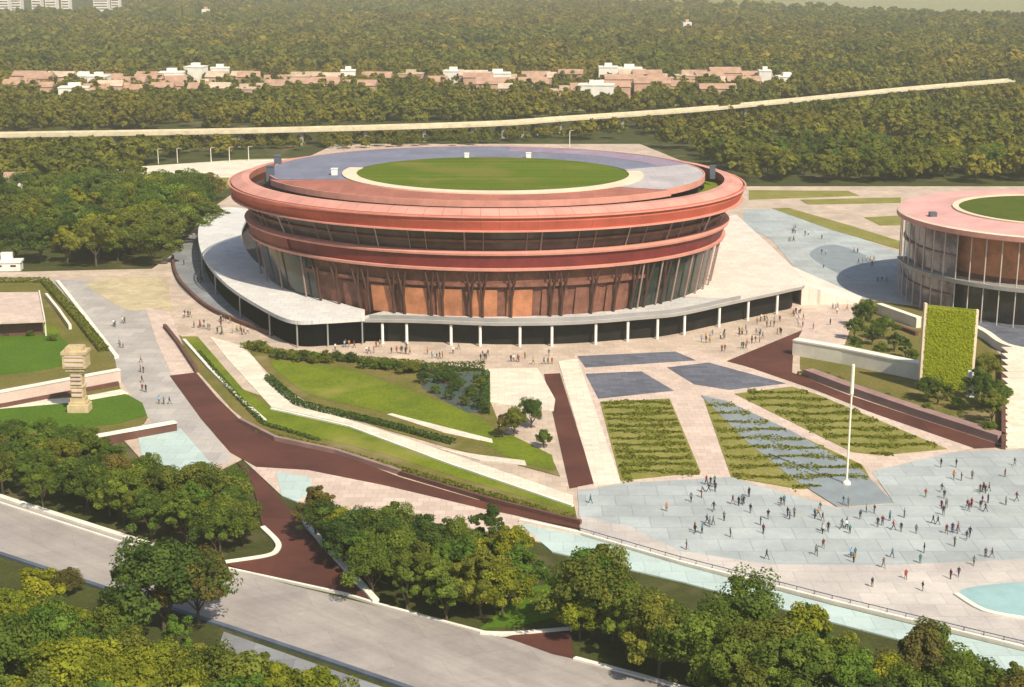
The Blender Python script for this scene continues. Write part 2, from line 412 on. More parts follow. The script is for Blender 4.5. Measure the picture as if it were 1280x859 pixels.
# left gardens
sheet('grey_walk', [(60, 350), (188, 350), (182, 385), (196, 425), (215, 468), (250, 520), (292, 575), (245, 590), (185, 522), (147, 470), (140, 440), (100, 396)], M['greywalk'], 1)
sheet('sand_tile_paving', [(112, 352), (200, 346), (212, 372), (215, 392), (190, 388), (160, 388), (130, 372)], M['sandtile'], 2, sm=4)
sheet('pink_paving', [(182, 385), (212, 390), (243, 468), (215, 470), (196, 428)], M['pink'], 2)
sheet('garden_ground', [(-120, 352), (62, 352), (100, 396), (144, 450), (150, 485), (185, 522), (180, 530), (150, 545), (-120, 545)], M['lawn_dry'], 1)
sheet('lawn', [(-120, 424), (50, 414), (78, 424), (90, 440), (76, 458), (10, 468), (-120, 474)], M['lawn_bright'], 2, sm=4)
sheet('lawn_corner', [(108, 498), (160, 494), (178, 504), (184, 520), (150, 530), (100, 536), (-60, 545), (-60, 515)], M['lawn_bright'], 2)
sheet('garden_path', [(-120, 512), (100, 497), (152, 487), (160, 492), (100, 503), (-120, 522)], M['cream'], 3)
sheet('turquoise_paving', [(172, 546), (226, 536), (268, 585), (250, 600), (200, 590), (178, 572)], M['turq'], 2)
sheet('terrace_lawn', [(-120, 404), (56, 404), (78, 412), (70, 417), (-120, 421)], M['lawn'], 2)
# sunken grey forecourt on the west side of the arena
sheet('forecourt', [(214, 322), (232, 300), (255, 300), (300, 370), (372, 421), (340, 418), (268, 390), (224, 358)], M['forecourt'], 1, sm=4)
# maroon paths
sheet('maroon_path', [(212, 470), (245, 466), (272, 498), (302, 527), (345, 550), (420, 566), (500, 597), (610, 629), (726, 655), (726, 661), (610, 638), (480, 607), (385, 588), (320, 584), (288, 566), (252, 525)], M['maroon'], 2)
sheet('maroon_side_road', [(296, 578), (322, 592), (358, 633), (384, 657), (432, 714), (470, 753), (430, 742), (294, 710), (282, 705), (334, 697), (347, 688), (346, 678), (328, 660), (322, 630), (314, 602)], M['maroon'], 3)
sheet('maroon_verge', [(632, 797), (655, 791), (713, 788), (717, 824), (690, 818)], M['maroon'], 2)
sheet('maroon_strip', [(680, 468), (700, 467), (743, 605), (712, 611)], M['maroon'], 2)
sheet('maroon_bed', [(908, 452), (1003, 413), (992, 434), (990, 466), (1060, 494), (1150, 524), (1258, 559), (1218, 561), (1100, 520), (1020, 488), (942, 461)], M['maroon'], 2)
# pale pavement under the maroon path
sheet('pale_pavement', [(300, 571), (330, 581), (385, 587), (480, 606), (610, 637), (726, 664), (726, 690), (650, 672), (560, 655), (470, 650), (380, 630), (350, 618)], M['pink'], 1)
sheet('pale_turquoise_pavement', [(345, 590), (388, 597), (390, 612), (372, 628), (352, 620)], M['turq'], 2)
# central wedge
sheet('wedge_ground', [(205, 410), (228, 421), (300, 486), (717, 628), (722, 652), (600, 622), (480, 588), (400, 563), (331, 545), (290, 512), (245, 462)], M['lawn_dry'], 1)
sheet('lawn_strip', [(229, 421), (247, 421), (303, 486), (339, 511), (436, 533), (559, 579), (717, 634), (717, 641), (600, 606), (480, 568), (400, 548), (331, 528), (290, 487), (245, 438)], M['lawn'], 2)
sheet('cream_path', [(300, 432), (318, 448), (345, 485), (380, 508), (480, 539), (600, 580), (716, 620), (717, 632), (559, 577), (436, 531), (339, 509), (285, 450), (262, 421)], M['cream'], 2)
sheet('garden_lawn', [(303, 430), (325, 425), (345, 438), (420, 446), (540, 455), (606, 462), (612, 500), (628, 540), (692, 578), (700, 596), (640, 580), (560, 560), (480, 537), (385, 503), (350, 482), (322, 452)], M['lawn_dry'], 3)
sheet('inner_lawn', [(338, 452), (380, 456), (440, 464), (520, 492), (600, 524), (618, 546), (565, 540), (470, 514), (395, 496), (362, 478)], M['lawn'], 4, sm=3)
sheet('corner_lawn', [(600, 552), (640, 545), (690, 570), (694, 588), (650, 580)], M['lawn'], 4)
sheet('pond', [(521, 468), (606, 466), (607, 518), (585, 517), (552, 500), (528, 486)], M['pond'], 4)
sheet('thin_path', [(484, 519), (490, 518), (560, 536), (615, 550), (616, 555), (555, 542)], M['cream'], 5)
sheet('lower_thin_path', [(546, 561), (600, 570), (656, 577), (658, 583), (600, 577)], M['cream'], 5)
sheet('sand_court', [(606, 462), (672, 461), (694, 500), (692, 515), (640, 508), (607, 503)], M['cream'], 4)
sheet('east_cream_path', [(698, 452), (722, 449), (776, 604), (743, 608)], M['cream'], 2)
# formal garden
sheet('formal_paving', [(718, 445), (870, 438), (940, 461), (1100, 520), (1218, 560), (1190, 566), (1120, 600), (1060, 600), (912, 598), (722, 612)], M['pink'], 1)
for p in ([(722, 446), (844, 440), (870, 451), (732, 460)], [(732, 468), (802, 465), (842, 489), (748, 499)], [(834, 460), (886, 454), (982, 480), (912, 488), (868, 481)]):
    sheet('slate_panel', p, M['slate'], 3)
PANELS = [[(750, 503), (837, 499), (876, 591), (776, 602)], [(918, 493), (990, 484), (1022, 494), (1184, 562), (1100, 570), (1066, 566)],
          [(880, 500), (914, 505), (1078, 582), (1092, 606), (1000, 612), (914, 597)]]
for p in PANELS: sheet('planting_ground', p, M['meadow'], 3)
sheet('water_cascade', [(876, 495), (908, 502), (990, 540), (1078, 590), (1117, 629), (1046, 634), (992, 600), (930, 550)], M['cascade'], 4)
# front plaza
sheet('front_plaza', [(722, 615), (776, 605), (912, 597), (1046, 636), (1118, 630), (1090, 590), (1190, 566), (1420, 556), (1420, 800), (1280, 800), (1040, 748), (850, 700), (725, 664)], M['bluegrey'], 2)
sheet('plaza_border', [(726, 645), (790, 660), (850, 690), (960, 706), (1100, 708), (1280, 700), (1420, 690), (1420, 850), (1280, 806), (1040, 750), (850, 701), (726, 664)], M['paleborder'], 3)
sheet('water_channel', [(650, 655), (726, 670), (850, 707), (1040, 757), (1280, 815), (1420, 850), (1420, 900), (1280, 848), (1210, 822), (1040, 778), (850, 727), (690, 690)], M['turq'], 1)
sheet('pool', [(1198, 742), (1240, 732), (1330, 728), (1420, 728), (1420, 790), (1280, 775), (1230, 765)], M['water'], 4, sm=4)
# east side: pale blue concourse, striped lawns, ramp
sheet('east_concourse', [(930, 262), (985, 262), (1060, 292), (1128, 318), (1150, 380), (1420, 470), (1420, 430), (1420, 560), (1257, 440), (1150, 382), (1074, 374), (1002, 346), (965, 300), (930, 282)], M['bluegrey'], 1)
sheet('reflecting_pond', [(1012, 318), (1040, 306), (1082, 320), (1110, 345), (1078, 352), (1040, 338)], M['cascade'], 2, sm=4)
for p in ([(936, 238), (1060, 239), (1075, 245), (936, 250)], [(965, 261), (985, 260), (1065, 283), (1125, 302), (1125, 312), (1040, 288)],
          [(1000, 250), (1126, 247), (1126, 254), (1010, 256)], [(1080, 272), (1126, 270), (1126, 282), (1100, 282)]):
    sheet('striped_lawn', p, M['meadow'], 2)
sheet('garden_bank', [(1058, 384), (1075, 374), (1150, 384), (1215, 410), (1252, 445), (1256, 556), (1150, 520), (1070, 490), (1000, 462), (1000, 440), (1052, 432)], M['lawn_dry'], 1)
sheet('ramp_paving', [(985, 378), (1003, 346), (1075, 375), (1056, 431), (990, 436), (1003, 412)], M['pink'], 2)
sheet('slate_terrace', [(1210, 402), (1420, 405), (1420, 452), (1280, 448), (1240, 436)], M['slate'], 2)
sheet('lawn_edge', [(1255, 438), (1420, 446), (1420, 456), (1290, 452)], M['lawn'], 3)
# boulevard
sheet('boulevard', [(-160, 588), (0, 624), (190, 684), (285, 712), (450, 753), (640, 800), (850, 858), (1010, 905), (640, 912), (520, 862), (400, 822), (280, 782), (140, 738), (0, 692), (-160, 660)], M['road'], 1)
sheet('service_lane', [(280, 790), (400, 832), (510, 870), (520, 900), (400, 870), (270, 815)], M['forecourt'], 1)
sheet('verge_lawn', [(660, 735), (716, 725), (720, 765), (650, 782), (600, 786)], M['lawn_bright'], 1)
# pale far fields: distant haze put into the ground colour
sheet('hazy_far_field', [(880, 9), (1060, 16), (1220, 25), (1440, 25), (1440, -8), (900, -10)], M['palefield'], 1)
sheet('hazy_far_field', [(560, -4), (900, -8), (1100, -2), (800, 8)], M['meadow'], 1)
sheet('far_clearing', [(288, 46), (390, 42), (396, 45), (300, 50)], M['palefield'], 1)
sheet('far_clearing', [(560, 62), (640, 60), (650, 63), (575, 66)], M['meadow'], 1)
sheet('settlement_ground', [(-60, 95), (440, 88), (470, 118), (280, 140), (-60, 135)], M['meadow'], 1)
sheet('settlement_ground', [(600, 105), (830, 92), (960, 98), (930, 128), (700, 140)], M['meadow'], 1)

# ------------------------------------------------------------------ walls, kerbs, hedges
def wall(name, label, cat, pts, w, h, mat, cap=None, z0=-.2, sm=0, group=None, capm=None):
    if sm: pts = smooth(pts, sm)
    W = GX(pts); mb = MB(); mb.strip(W, w, z0, h)
    o = mb.build(name, mat); tag(o, label, cat, group)
    if cap:
        c = MB(); c.strip(W, w + .3, h + .002, h + cap); c.build('coping', capm or M['kerb'], o)
    return o
def kerb(pts, w=.5, h=.14, sm=0, mat=None):
    if sm: pts = smooth(pts, sm)
    mb = MB(); mb.strip(GX(pts), w, -.2, h + .08); tag(mb.build('kerb', mat or M['kerb']), kind='structure')
kerb([(-160, 587), (0, 622), (190, 683)], 1.1, .3)
kerb([(282, 704), (334, 696), (347, 688), (346, 678), (328, 660)], .9, .25, 4)
kerb([(-160, 594), (0, 629), (170, 684)], .4, .15)
kerb([(381, 655), (432, 712), (470, 754)], 1.0, .5, 3)
kerb([(600, 792), (640, 793), (714, 787)], .8, .2, 4)
kerb([(718, 824), (800, 846), (900, 874)], .8, .2)
kerb([(285, 711), (432, 743), (470, 755), (620, 795)], .5, .12)
kerb([(-160, 664), (0, 693), (140, 739), (280, 783), (400, 823), (520, 864)], .8, .2, mat=M['darkrail'])
kerb([(72, 353), (106, 396), (146, 448)], 1.0, .5)
kerb([(230, 426), (262, 462), (300, 500), (331, 527)], .7, .4)
kerb([(716, 634), (559, 580), (436, 534), (339, 512)], .6, .3)
kerb([(1195, 744), (1230, 765), (1280, 775)], .9, .3, 4)
wall('retaining_wall', 'long low dark edged wall between the front plaza and the pale turquoise channel', 'wall',
     [(650, 652), (726, 668), (850, 704), (1040, 753), (1280, 811), (1420, 845)], .7, .45, M['kerb'])
mb = MB(); rp = GX([(725, 667.5), (850, 703.5), (1040, 752.5), (1280, 810.5), (1420, 844.5)]); mb.strip(rp, .10, .95, 1.05)
o = mb.build('plaza_railing', M['darkrail']); tag(o, 'slim dark railing along the edge of the front plaza above the channel', 'railing')
pm = MB()
for a, b in zip(rp[:-1], rp[1:]):
    n = int(math.dist(a, b) / 2.5)
    for k in range(n): t = k / n; pm.box(-.05, .05, -.05, .05, .3, .95, c=(a[0]+(b[0]-a[0])*t, a[1]+(b[1]-a[1])*t, 0))
pm.build('railing_post', M['darkrail'], o)['kind'] = 'stuff'
wall('terrace_wall', 'long pink garden wall with dark brown foot, behind the golden monument', 'wall', [(-120, 524), (5, 505), (150, 477)], 1.0, 2.6, M['wallpink'], .3)
wall('low_wall', 'brown foot wall in front of the pink terrace wall', 'wall', [(-120, 528), (8, 509), (148, 482)], .6, .9, M['wallbrown'])
wall('terrace_wall', 'short brown wall with cream coping beside the turquoise paving and grey walk', 'wall', [(100, 560), (220, 538)], 1.2, 1.6, M['wallbrown'], .3)
wall('low_wall', 'dark diagonal wall between the pink paving and the lawn strip', 'wall', [(206, 410), (222, 430), (246, 466)], .8, 1.0, M['wallbrown'])
wall('mauve_wall', 'mauve retaining wall along upper edge of the curved maroon path', 'wall', [(300, 528), (345, 551), (420, 567), (500, 593)], .8, .9, M['wallmauve'])
wall('curved_wall', 'curved dark maroon wall around the sunken grey forecourt', 'wall', [(216, 322), (219, 342), (232, 362), (268, 391), (340, 420)], .8, 1.0, M['wallbrown'], sm=5)
wall('low_wall', 'long slim brown wall below the dry slope along the maroon path', 'wall', [(500, 594), (610, 627), (726, 656)], .6, .8, M['wallbrown'])
wall('retaining_wall', 'thick cream wall reaching from the ramp to the green climber screen', 'wall', [(993, 443), (1055, 454), (1149, 474)], 2.2, 3.4, M['wallcream'], .35)
wall('mauve_wall', 'long mauve wall beside the straight maroon bed', 'wall', [(1010, 470), (1060, 489), (1150, 520), (1252, 553)], 2.5, 1.6, M['wallmauve'])
wall('white_wall', 'short white wall among dark shrubs close to the climber screen', 'wall', [(1098, 392), (1148, 410)], 1.4, 2.4, M['wallcream'], .3)
wall('white_wall', 'brown faced low wall under the short white wall', 'wall', [(1100, 402), (1146, 420)], .9, 1.0, M['wallbrown'])
wall('stair_wall', 'dark side wall of the cream stairs at the plaza edge', 'wall', [(1254, 562), (1253, 446)], .8, 1.6, M['wallbrown'])
wall('curved_wall', 'bright cream curved wall leading to the top of the cream stairs', 'wall', [(1208, 412), (1232, 424), (1256, 440), (1300, 450)], 1.6, 2.0, M['wallcream'], sm=4)
# broad cream stair
mb = MB(); yb, yt = 560, 446
for k in range(16):
    y0 = yb + (yt - yb) * k / 16; a = G(1258, y0); b = G(1257, yb + (yt - yb) * (k+1) / 16)
    mb.box(a[0] + .2, a[0] + 70, a[1], b[1] - .02 if k < 15 else b[1], -.2, .14 * (k + 1) + .1)
tag(mb.build('grand_stair', M['cream']), 'broad cream stairs climbing beside the shrubs up to the slate terrace', 'stairs')
def hedge(pts, w, h, label, mat, group='clipped garden hedges', dens=14, sm=0):
    if sm: pts = smooth(pts, sm)
    W = [Vector(p) for p in GX(pts)]; Ps, Ns = [], []
    for a, b in zip(W[:-1], W[1:]):
        L = (b - a).length; d = (b - a) / max(L, 1e-6); nn = Vector((-d.y, d.x, 0))
        for _ in range(int(L * dens * (w + 2*h))):
            t = random.random() * L; s = random.uniform(-1, 1) * w / 2; z = random.random() * h
            if random.random() < .7:
                if random.random() < w / (w + 2*h): z = h * random.uniform(.85, 1.05)
                else: s = w/2 * random.choice((-1, 1)) * random.uniform(.85, 1.05)
            p = a + d*t + nn*s; Ps.append((p.x, p.y, z + .05)); Ns.append((nn.x*s, nn.y*s, z*.8))
    V, T = leafcloud(np.array(Ps), .22, RNG.uniform(.15, .85, len(Ps)), np.array(Ns))
    c = np.array([W[0].x, W[0].y, 0]); o = link('hedge', quadmesh('hedge', V - c, T, mat)); o.location = c
    return tag(o, label, 'hedge', group)
hedge([(-60, 353), (56, 353), (98, 400), (130, 440)], 2.2, 1.2, 'angular hedge wrapping the peach pavilion garden beside the grey walk', LEAF['olive'])
hedge([(335, 474), (366, 501), (385, 510), (470, 530), (567, 556)], 1.6, 1.0, 'dark curved hedge between the inner lawn and the long cream path', LEAF['dark green'], sm=3)
hedge([(305, 434), (345, 443), (440, 452), (530, 459)], 2.2, 1.2, 'loose olive hedge on the upper rim of the inner lawn facing the arena', LEAF['olive'], sm=3)
hedge([(322, 540), (400, 560), (500, 588), (640, 628), (716, 650)], 1.2, .6, 'low olive hedge on the slope right above the maroon path', LEAF['olive'])
hedge([(248, 441), (292, 492), (330, 531), (400, 552)], .9, .5, 'thin dark hedge along the lower edge of the bent lawn strip', LEAF['dark green'])
hedge([(526, 466), (606, 464)], 1.6, 2.2, 'tall dark hedge closing the pond toward the arena', LEAF['dark green'])
hedge([(607, 472), (607, 520)], 1.6, 1.8, 'dark hedge between the pond and the cream sand court', LEAF['dark green'])
hedge([(1000, 468), (1060, 486)], 2, .8, 'brownish hedge under the thick cream wall beside the maroon bed', LEAF['brownish'])
# planted rows in the three formal panels: nobody could count the plants
for pi, p in enumerate(PANELS):
    W = [G(*q)[:2] for q in p]; ys = [q[1] for q in W]; Ps = []
    y = min(ys) + .8; sp = (max(ys) - min(ys)) / (13, 9, 10)[pi]
    while y < max(ys):
        xs = []
        for i in range(len(W)):
            (x1, y1), (x2, y2) = W[i], W[(i+1) % len(W)]
            if (y1 > y) != (y2 > y): xs.append(x1 + (x2-x1)*(y-y1)/(y2-y1))
        if len(xs) >= 2:
            x0, x1 = min(xs) + .4, max(xs) - .4; ph = random.uniform(0, 6)
            for _ in range(int((x1-x0) * 42)):
                x = random.uniform(x0, x1)
                yy = y + .5*math.sin(x*.35 + ph) + random.gauss(0, max(.15, .62 + .35*math.sin(x*.5 + ph*2) + .2*math.sin(x*1.7 + ph)))
                Ps.append((x, yy, random.uniform(.08, .26)))
        y += sp
    V, T = leafcloud(np.array(Ps), .26, RNG.uniform(.1, .9, len(Ps)), np.tile([[0, 0, .8]], (len(Ps), 1)))
    o = link('ground_cover', quadmesh('ground_cover', V, T, M['rowleaf'])); tag(o, kind='stuff')

# ------------------------------------------------------------------ main arena
CX, CY, RA, RB, PHI = -7.2, 409.0, 69.3, 60.5, math.radians(-13)
sheet('arena_shade_sheet', [(316, 262), (302, 290), (304, 306), (330, 345), (380, 385), (460, 405), (640, 415), (850, 400), (920, 375), (925, 280), (640, 200), (420, 200)], M['apron'], 3)  # dark sheet added to carry the shade of the canopy gap
arena = thing('round_arena', 'large round terracotta arena with green oval roof centre on a raised podium', 'arena', (CX, CY, 0))
def EL(r, az, z=0.0, rb=None):
    """local arena point: r scales the ellipse (or r in metres added later)"""
    x = RA * r * math.cos(az); y = RB * r * math.sin(az); c, s = math.cos(PHI), math.sin(PHI)
    return (x*c - y*s, x*s + y*c - 5.0 * max(0.0, min(1.0, 1 - (z - 6) / 18)), z)
NSEG = 160
def ring(prof, a0=0.0, a1=2*math.pi, n=NSEG, mi=None, closed=False, joints=0, jm=0):
    """profile [(r, z)...] swept over azimuth a0..a1"""
    mb = MB(); full = abs(a1 - a0 - 2*math.pi) < 1e-6; k = n if full else n + 1
    for i in range(k):
        f_ = i / n
        if joints and i % 2: f_ = (i - 1 + .05) / n
        az = a0 + (a1 - a0) * f_
        for r, z in prof: mb.v.append(EL(r, az, z))
    q = len(prof); qq = q if closed else q - 1
    for i in range(n):
        j = (i + 1) % k
        for p in range(qq):
            mb.f.append((i*q + p, i*q + (p+1) % q, j*q + (p+1) % q, j*q + p)); mb.m.append(jm if joints and i % 2 == 0 else mi[p] if mi else 0)
    if not full and closed: mb.f += [tuple(range(q)), tuple((k-1)*q + p for p in range(q))]; mb.m += [0, 0]
    return mb
D = math.radians
# upper ring: outer fascia, sloping top, inner lip
ring([(.955, 26.6), (.985, 27.2), (1.0, 29.4), (.995, 30.8), (.955, 31.9), (.925, 31.9), (.925, 30.2), (.94, 28)], mi=[0, 0, 0, 1, 1, 2, 2, 0], closed=True, n=192, joints=1, jm=3).build('roof_ring', [M['terracotta'], M['ringpale'], M['terracotta_dull'], M['joint']], arena)
ring([(.982, 26.9), (.998, 26.9), (.998, 27.25), (.982, 27.25)], closed=True).build('ring_trim', M['salmon'], arena)
ring([(1.002, 30.3), (1.008, 30.3), (1.008, 30.65), (1.002, 30.65)], closed=True).build('ring_trim', M['salmon'], arena)
# bowl behind the gap
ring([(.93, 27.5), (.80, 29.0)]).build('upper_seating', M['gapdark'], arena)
ring([(.925, 29.2), (.85, 30.0)], D(-32), D(16), 24).build('roof_terrace', M['lawn'], arena)
# inner roof disc, panelled: inner ellipse shifted and smaller
OFFY = -10.0
def EP(r, az, z):
    x, y, z = EL(r, az, z); return (x + 2.0, y + OFFY, z)
def disc_ring(r0, r1, z0, z1, a0, a1, name, mat, n=60, hi=.0):
    mb = MB()
    for i in range(n+1):
        az = a0 + (a1-a0)*i/n; k = max(0, min(1, (RO - r0) / (RO - .535))); p = EL(r0, az, z0); mb.v += [(p[0] + 2*k, p[1] + OFFY*k, z0), *[(q[0] + 2*kk, q[1] + OFFY*kk, q[2]) for kk in [max(0, min(1, (RO - r1) / (RO - .535)))] for q in (EL(r1, az, z1), EL(r1, az, z1 - 1.2))]]
    for i in range(n):
        a, b = 3*i, 3*i+3; mb.f += [(a, b, b+1, a+1), (a+1, b+1, b+2, a+2)]; mb.m += [0, 0]
    return mb.build(name, mat, arena)
RO = .845
disc_ring(.535, RO, 33.5, 33.0, D(95), D(215), 'roof_panel', M['bluemem'])
disc_ring(.70, RO, 33.3, 33.0, D(28), D(95), 'roof_panel', M['lavender'])
disc_ring(.535, .70, 33.5, 33.25, D(28), D(95), 'roof_panel', M['bluemem'])
disc_ring(.535, RO, 33.5, 33.0, D(-28), D(28), 'roof_panel', M['greymem'])
disc_ring(.535, .868, 33.5, 33.0, D(215), D(332), 'roof_panel', M['terracotta_dull'])
pe = ring([(.52, 33.3), (.52, 33.8), (.575, 33.75), (.575, 33.2)], D(178), D(380), 90, closed=True); pe.v = [(x + 2, y + OFFY, z) for x, y, z in pe.v]; pe.build('pitch_edge', M['creamedge'], arena)
mb = MB(); pv = [EP(.525, 2*math.pi*i/120, 33.6) for i in range(120)]; mb.add(pv, [tuple(range(120))]); mb.build('green_oval', M['pitch'], arena)
for az, r, s in ((176, .87, 1.3), (200, .83, 1.4), (190, .60, 1.1), (112, .60, .9), (88, .62, 1.0), (14, .88, 1.0)):
    mb = MB(); p = EL(r, D(az)) if r > .8 else EP(r, D(az), 0); mb.box(-s*.7, s*.7, -s*.7, s*.7, 31.5, 33.6 + s*1.2, c=(p[0], p[1], 0)); mb.box(-s*.8, s*.8, -s*.8, s*.8, 33.6+s*1.2, 33.8+s*1.2, c=(p[0], p[1], 0))
    mb.build('roof_plant_box', M['darkrail'] if az in (176, 200, 14) else M['white'], arena)
def disc_rim(r, a0, a1, n=60):
    mb = MB()
    for i in range(n+1):
        az = a0 + (a1-a0)*i/n; k = max(0, min(1, (RO - r) / (RO - .535)))
        for rr, z in ((r + .001, 31.6), (r + .006, 31.6), (r + .006, 33.12), (r + .001, 33.12)):
            q = EL(rr, az, z); mb.v.append((q[0] + 2*k, q[1] + OFFY*k, z))
    for i in range(n):
        a, b = 4*i, 4*i+4
        for p in range(4): mb.f.append((a+p, a+(p+1) % 4, b+(p+1) % 4, b+p)); mb.m.append(0)
    return mb.build('disc_rim', M['salmon'], arena)
disc_rim(.868, D(215), D(332)); disc_rim(RO, D(-28), D(215))
# upper glazing with fins
ring([(.905, 20.8), (.94, 28)]).build('upper_glazing', M['brownglass'], arena)
ring([(.91, 23.8), (.935, 23.8), (.937, 24.4), (.91, 24.4)], closed=True).build('mid_rail', M['timber'], arena)
for i in range(88):
    if i % 3 == 1: continue
    az = 2*math.pi*i/88 + random.uniform(-.012, .012)
    if math.sin(az) > .45: continue
    mb = MB(); mb.tube([EL(.912, az, 21.0), EL(.952, az, 27.2)], [.13 if i % 4 else .22]*2, 6); mb.build('fin', M['postpale'] if i % 7 == 0 else M['wallmauve'], arena)
# middle band: two salmon lips with a maroon fascia
ring([(.88, 21.0), (.944, 20.9), (.948, 21.4), (.93, 21.7), (.88, 21.8)], closed=True).build('band_lip', M['salmon'], arena)
ring([(.918, 17.9), (.935, 20.9)]).build('band_fascia', M['maroonband'], arena)
ring([(.924, 17.9), (.939, 20.9)], D(150), D(232), 60).build('band_panel', M['redband'], arena)
ring([(.87, 17.2), (.928, 17.2), (.932, 17.8), (.87, 17.85)], closed=True).build('band_lip', M['salmon'], arena)
# lower facade
ring([(.835, 0), (.85, 5.6), (.895, 18)]).build('lower_facade', M['timber'], arena)
ring([(.842, 0), (.857, 5.8), (.898, 17)], D(140), D(238), 50).build('glass_screen', M['greenglass'], arena)
ring([(.862, 5.8), (.90, 17)], D(-42), D(12), 30).build('glass_screen', M['greenglass'], arena)
ring([(.87, 13.2), (.895, 13.2), (.897, 14.0), (.87, 14.0)], D(236), D(322), 60, closed=True).build('mid_rail', M['timber'], arena)
for az in range(250, 320, 8):
    ring([(.861, 6.0), (.883, 12.4)], D(az - 2.9), D(az + 2.9), 6).build('entrance_screen', M['orange'] if 256 < az < 292 else M['timber'], arena)
for k, az in enumerate((240, 246, 252, 254.6, 261, 263.6, 270, 272.6, 279, 281.6, 288, 297, 299.6, 307, 313, 318, 322, 328)):
    az = D(az); mb = MB()
    b = EL(.875, az, 5.7); t1 = EL(.918, az + .018, 17.3); t2 = EL(.918, az - .018, 17.3); m_ = EL(.89, az, 10)
    mb.tube([b, m_], [.36, .32], 8); mb.tube([m_, t1], [.32, .2], 8); mb.tube([m_, t2], [.32, .2], 8)
    mb.build('branching_column', M['postbrown'], arena)
for az in range(158, 236, 11):
    mb = MB(); mb.tube([EL(.868, D(az), 0), EL(.91, D(az), 17.3)], [.22, .22], 8); mb.build('slim_column', M['wallmauve'], arena)
for az in range(-40, 12, 6):
    mb = MB(); mb.tube([EL(.875, D(az), 5.7), EL(.915, D(az), 17.3)], [.22, .22], 8); mb.build('slim_column', M['wallmauve'], arena)
# podium deck: outline from the survey (level 7 m), carried by posts over an undercroft wall coloured near-black for shade
ZP = 6.0
pod_px = [(440, 399), (520, 400), (600, 403), (640, 403.5), (720, 402), (800, 396), (850, 391), (915, 377), (985, 362), (1006, 354), (985, 328), (942, 288), (920, 268)]
outer = [np.array(p[:2]) for p in [G(x, y, ZP) for x, y in smooth(pod_px, 6)]]
outer_l = [(p[0] - CX, p[1] - CY) for p in outer]
def inner_pt(p, r=.90):
    # nearest azimuth on the facade
    c, s = math.cos(-PHI), math.sin(-PHI); x = p[0]*c - p[1]*s; y = p[0]*s + p[1]*c
    return EL(r, math.atan2(y / RB, x / RA))
mb = MB(); n = len(outer_l); inn = [inner_pt(p, .855)[:2] for p in outer_l]
wp = [PX(p[0], p[1], ZP) for p in outer]
for i in range(n):
    mb.v += [(*inn[i], ZP), (*outer_l[i], ZP), (*outer_l[i], ZP - .75), (*inn[i], ZP - .75)]
for i in range(n - 1):
    a, b = 4*i, 4*i+4
    top = (2 if wp[i][0] > 925 or (wp[i][1] < 300 and wp[i][0] > 900) else 0)
    mb.f += [(a, a+1, b+1, b), (a+1, a+2, b+2, b+1), (a+2, a+3, b+3, b+2)]; mb.m += [top, 3, 3]
mb.build('podium_deck', [M['deck'], M['deckblue'], M['deckpink'], M['slabedge'], M['deckwhite']], arena)
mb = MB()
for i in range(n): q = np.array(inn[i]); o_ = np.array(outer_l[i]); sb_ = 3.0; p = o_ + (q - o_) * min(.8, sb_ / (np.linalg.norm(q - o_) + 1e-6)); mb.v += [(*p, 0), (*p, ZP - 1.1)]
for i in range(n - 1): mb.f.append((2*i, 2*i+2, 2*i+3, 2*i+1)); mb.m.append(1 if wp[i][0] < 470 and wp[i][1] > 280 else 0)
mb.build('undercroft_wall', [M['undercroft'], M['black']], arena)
for x in (480, 512, 556, 600, 648, 695, 742, 787, 825, 858, 900, 940, 980):
    j = min((k for k in range(n) if wp[k][1] > 350), key=lambda k: abs(wp[k][0] - x)); q = np.array(inn[j]); p = np.array(outer_l[j])
    p = p + (q - p) / (np.linalg.norm(q - p) + 1e-6) * .8
    mb = MB(); mb.tube([(p[0], p[1], -.1), (p[0], p[1], ZP - 1.1)], [.34, .34], 10); mb.build('podium_post', M['white'], arena)
# white crescent canopy on the west side, free of the facade, over a wall painted black for the recess shade
cz = 6.6
c_out = [G(x, y, cz) for x, y in smooth([(312, 262), (289, 259), (270, 262), (253, 275), (247.5, 294), (255, 322), (282, 354), (324, 382), (364, 400), (408, 400), (456, 397)], 8)]
c_in = [G(x, y, cz) for x, y in smooth([(316, 266), (310, 271), (305, 280), (302, 290), (304, 304), (320, 327), (361, 354), (406, 373), (425, 378.5), (440, 383), (456, 387)], 8)]
co_ = [(p[0]-CX, p[1]-CY) for p in c_out]; ci_ = [(p[0]-CX, p[1]-CY) for p in c_in]; m_n = len(co_)
mb = MB()
for i in range(m_n): mb.v += [(*ci_[i], cz), (*((np.array(ci_[i])*.45 + np.array(co_[i])*.55)), cz), (*co_[i], cz), (*co_[i], cz - .9), (*ci_[i], cz - .9)]
for i in range(m_n - 1):
    a, b = 5*i, 5*i+5
    mb.f += [(a, b, b+1, a+1), (a+1, b+1, b+2, a+2), (a+2, b+2, b+3, a+3), (a+3, b+3, b+4, a+4), (a+4, b+4, b, a)]; mb.m += [0, 0, 0, 2, 0]
mb.f += [(0, 1, 2, 3, 4), tuple(5*(m_n-1) + k for k in (4, 3, 2, 1, 0))]; mb.m += [0, 0]
mb.build('canopy_roof', [M['deckwhite'], M['deckblue'], M['slabedge']], arena)
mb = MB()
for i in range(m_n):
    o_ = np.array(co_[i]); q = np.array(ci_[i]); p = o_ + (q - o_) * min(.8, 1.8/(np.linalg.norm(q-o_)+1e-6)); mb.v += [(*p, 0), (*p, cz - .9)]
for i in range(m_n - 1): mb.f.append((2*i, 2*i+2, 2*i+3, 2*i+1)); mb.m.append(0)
mb.build('recess_shade_wall', M['black'], arena)
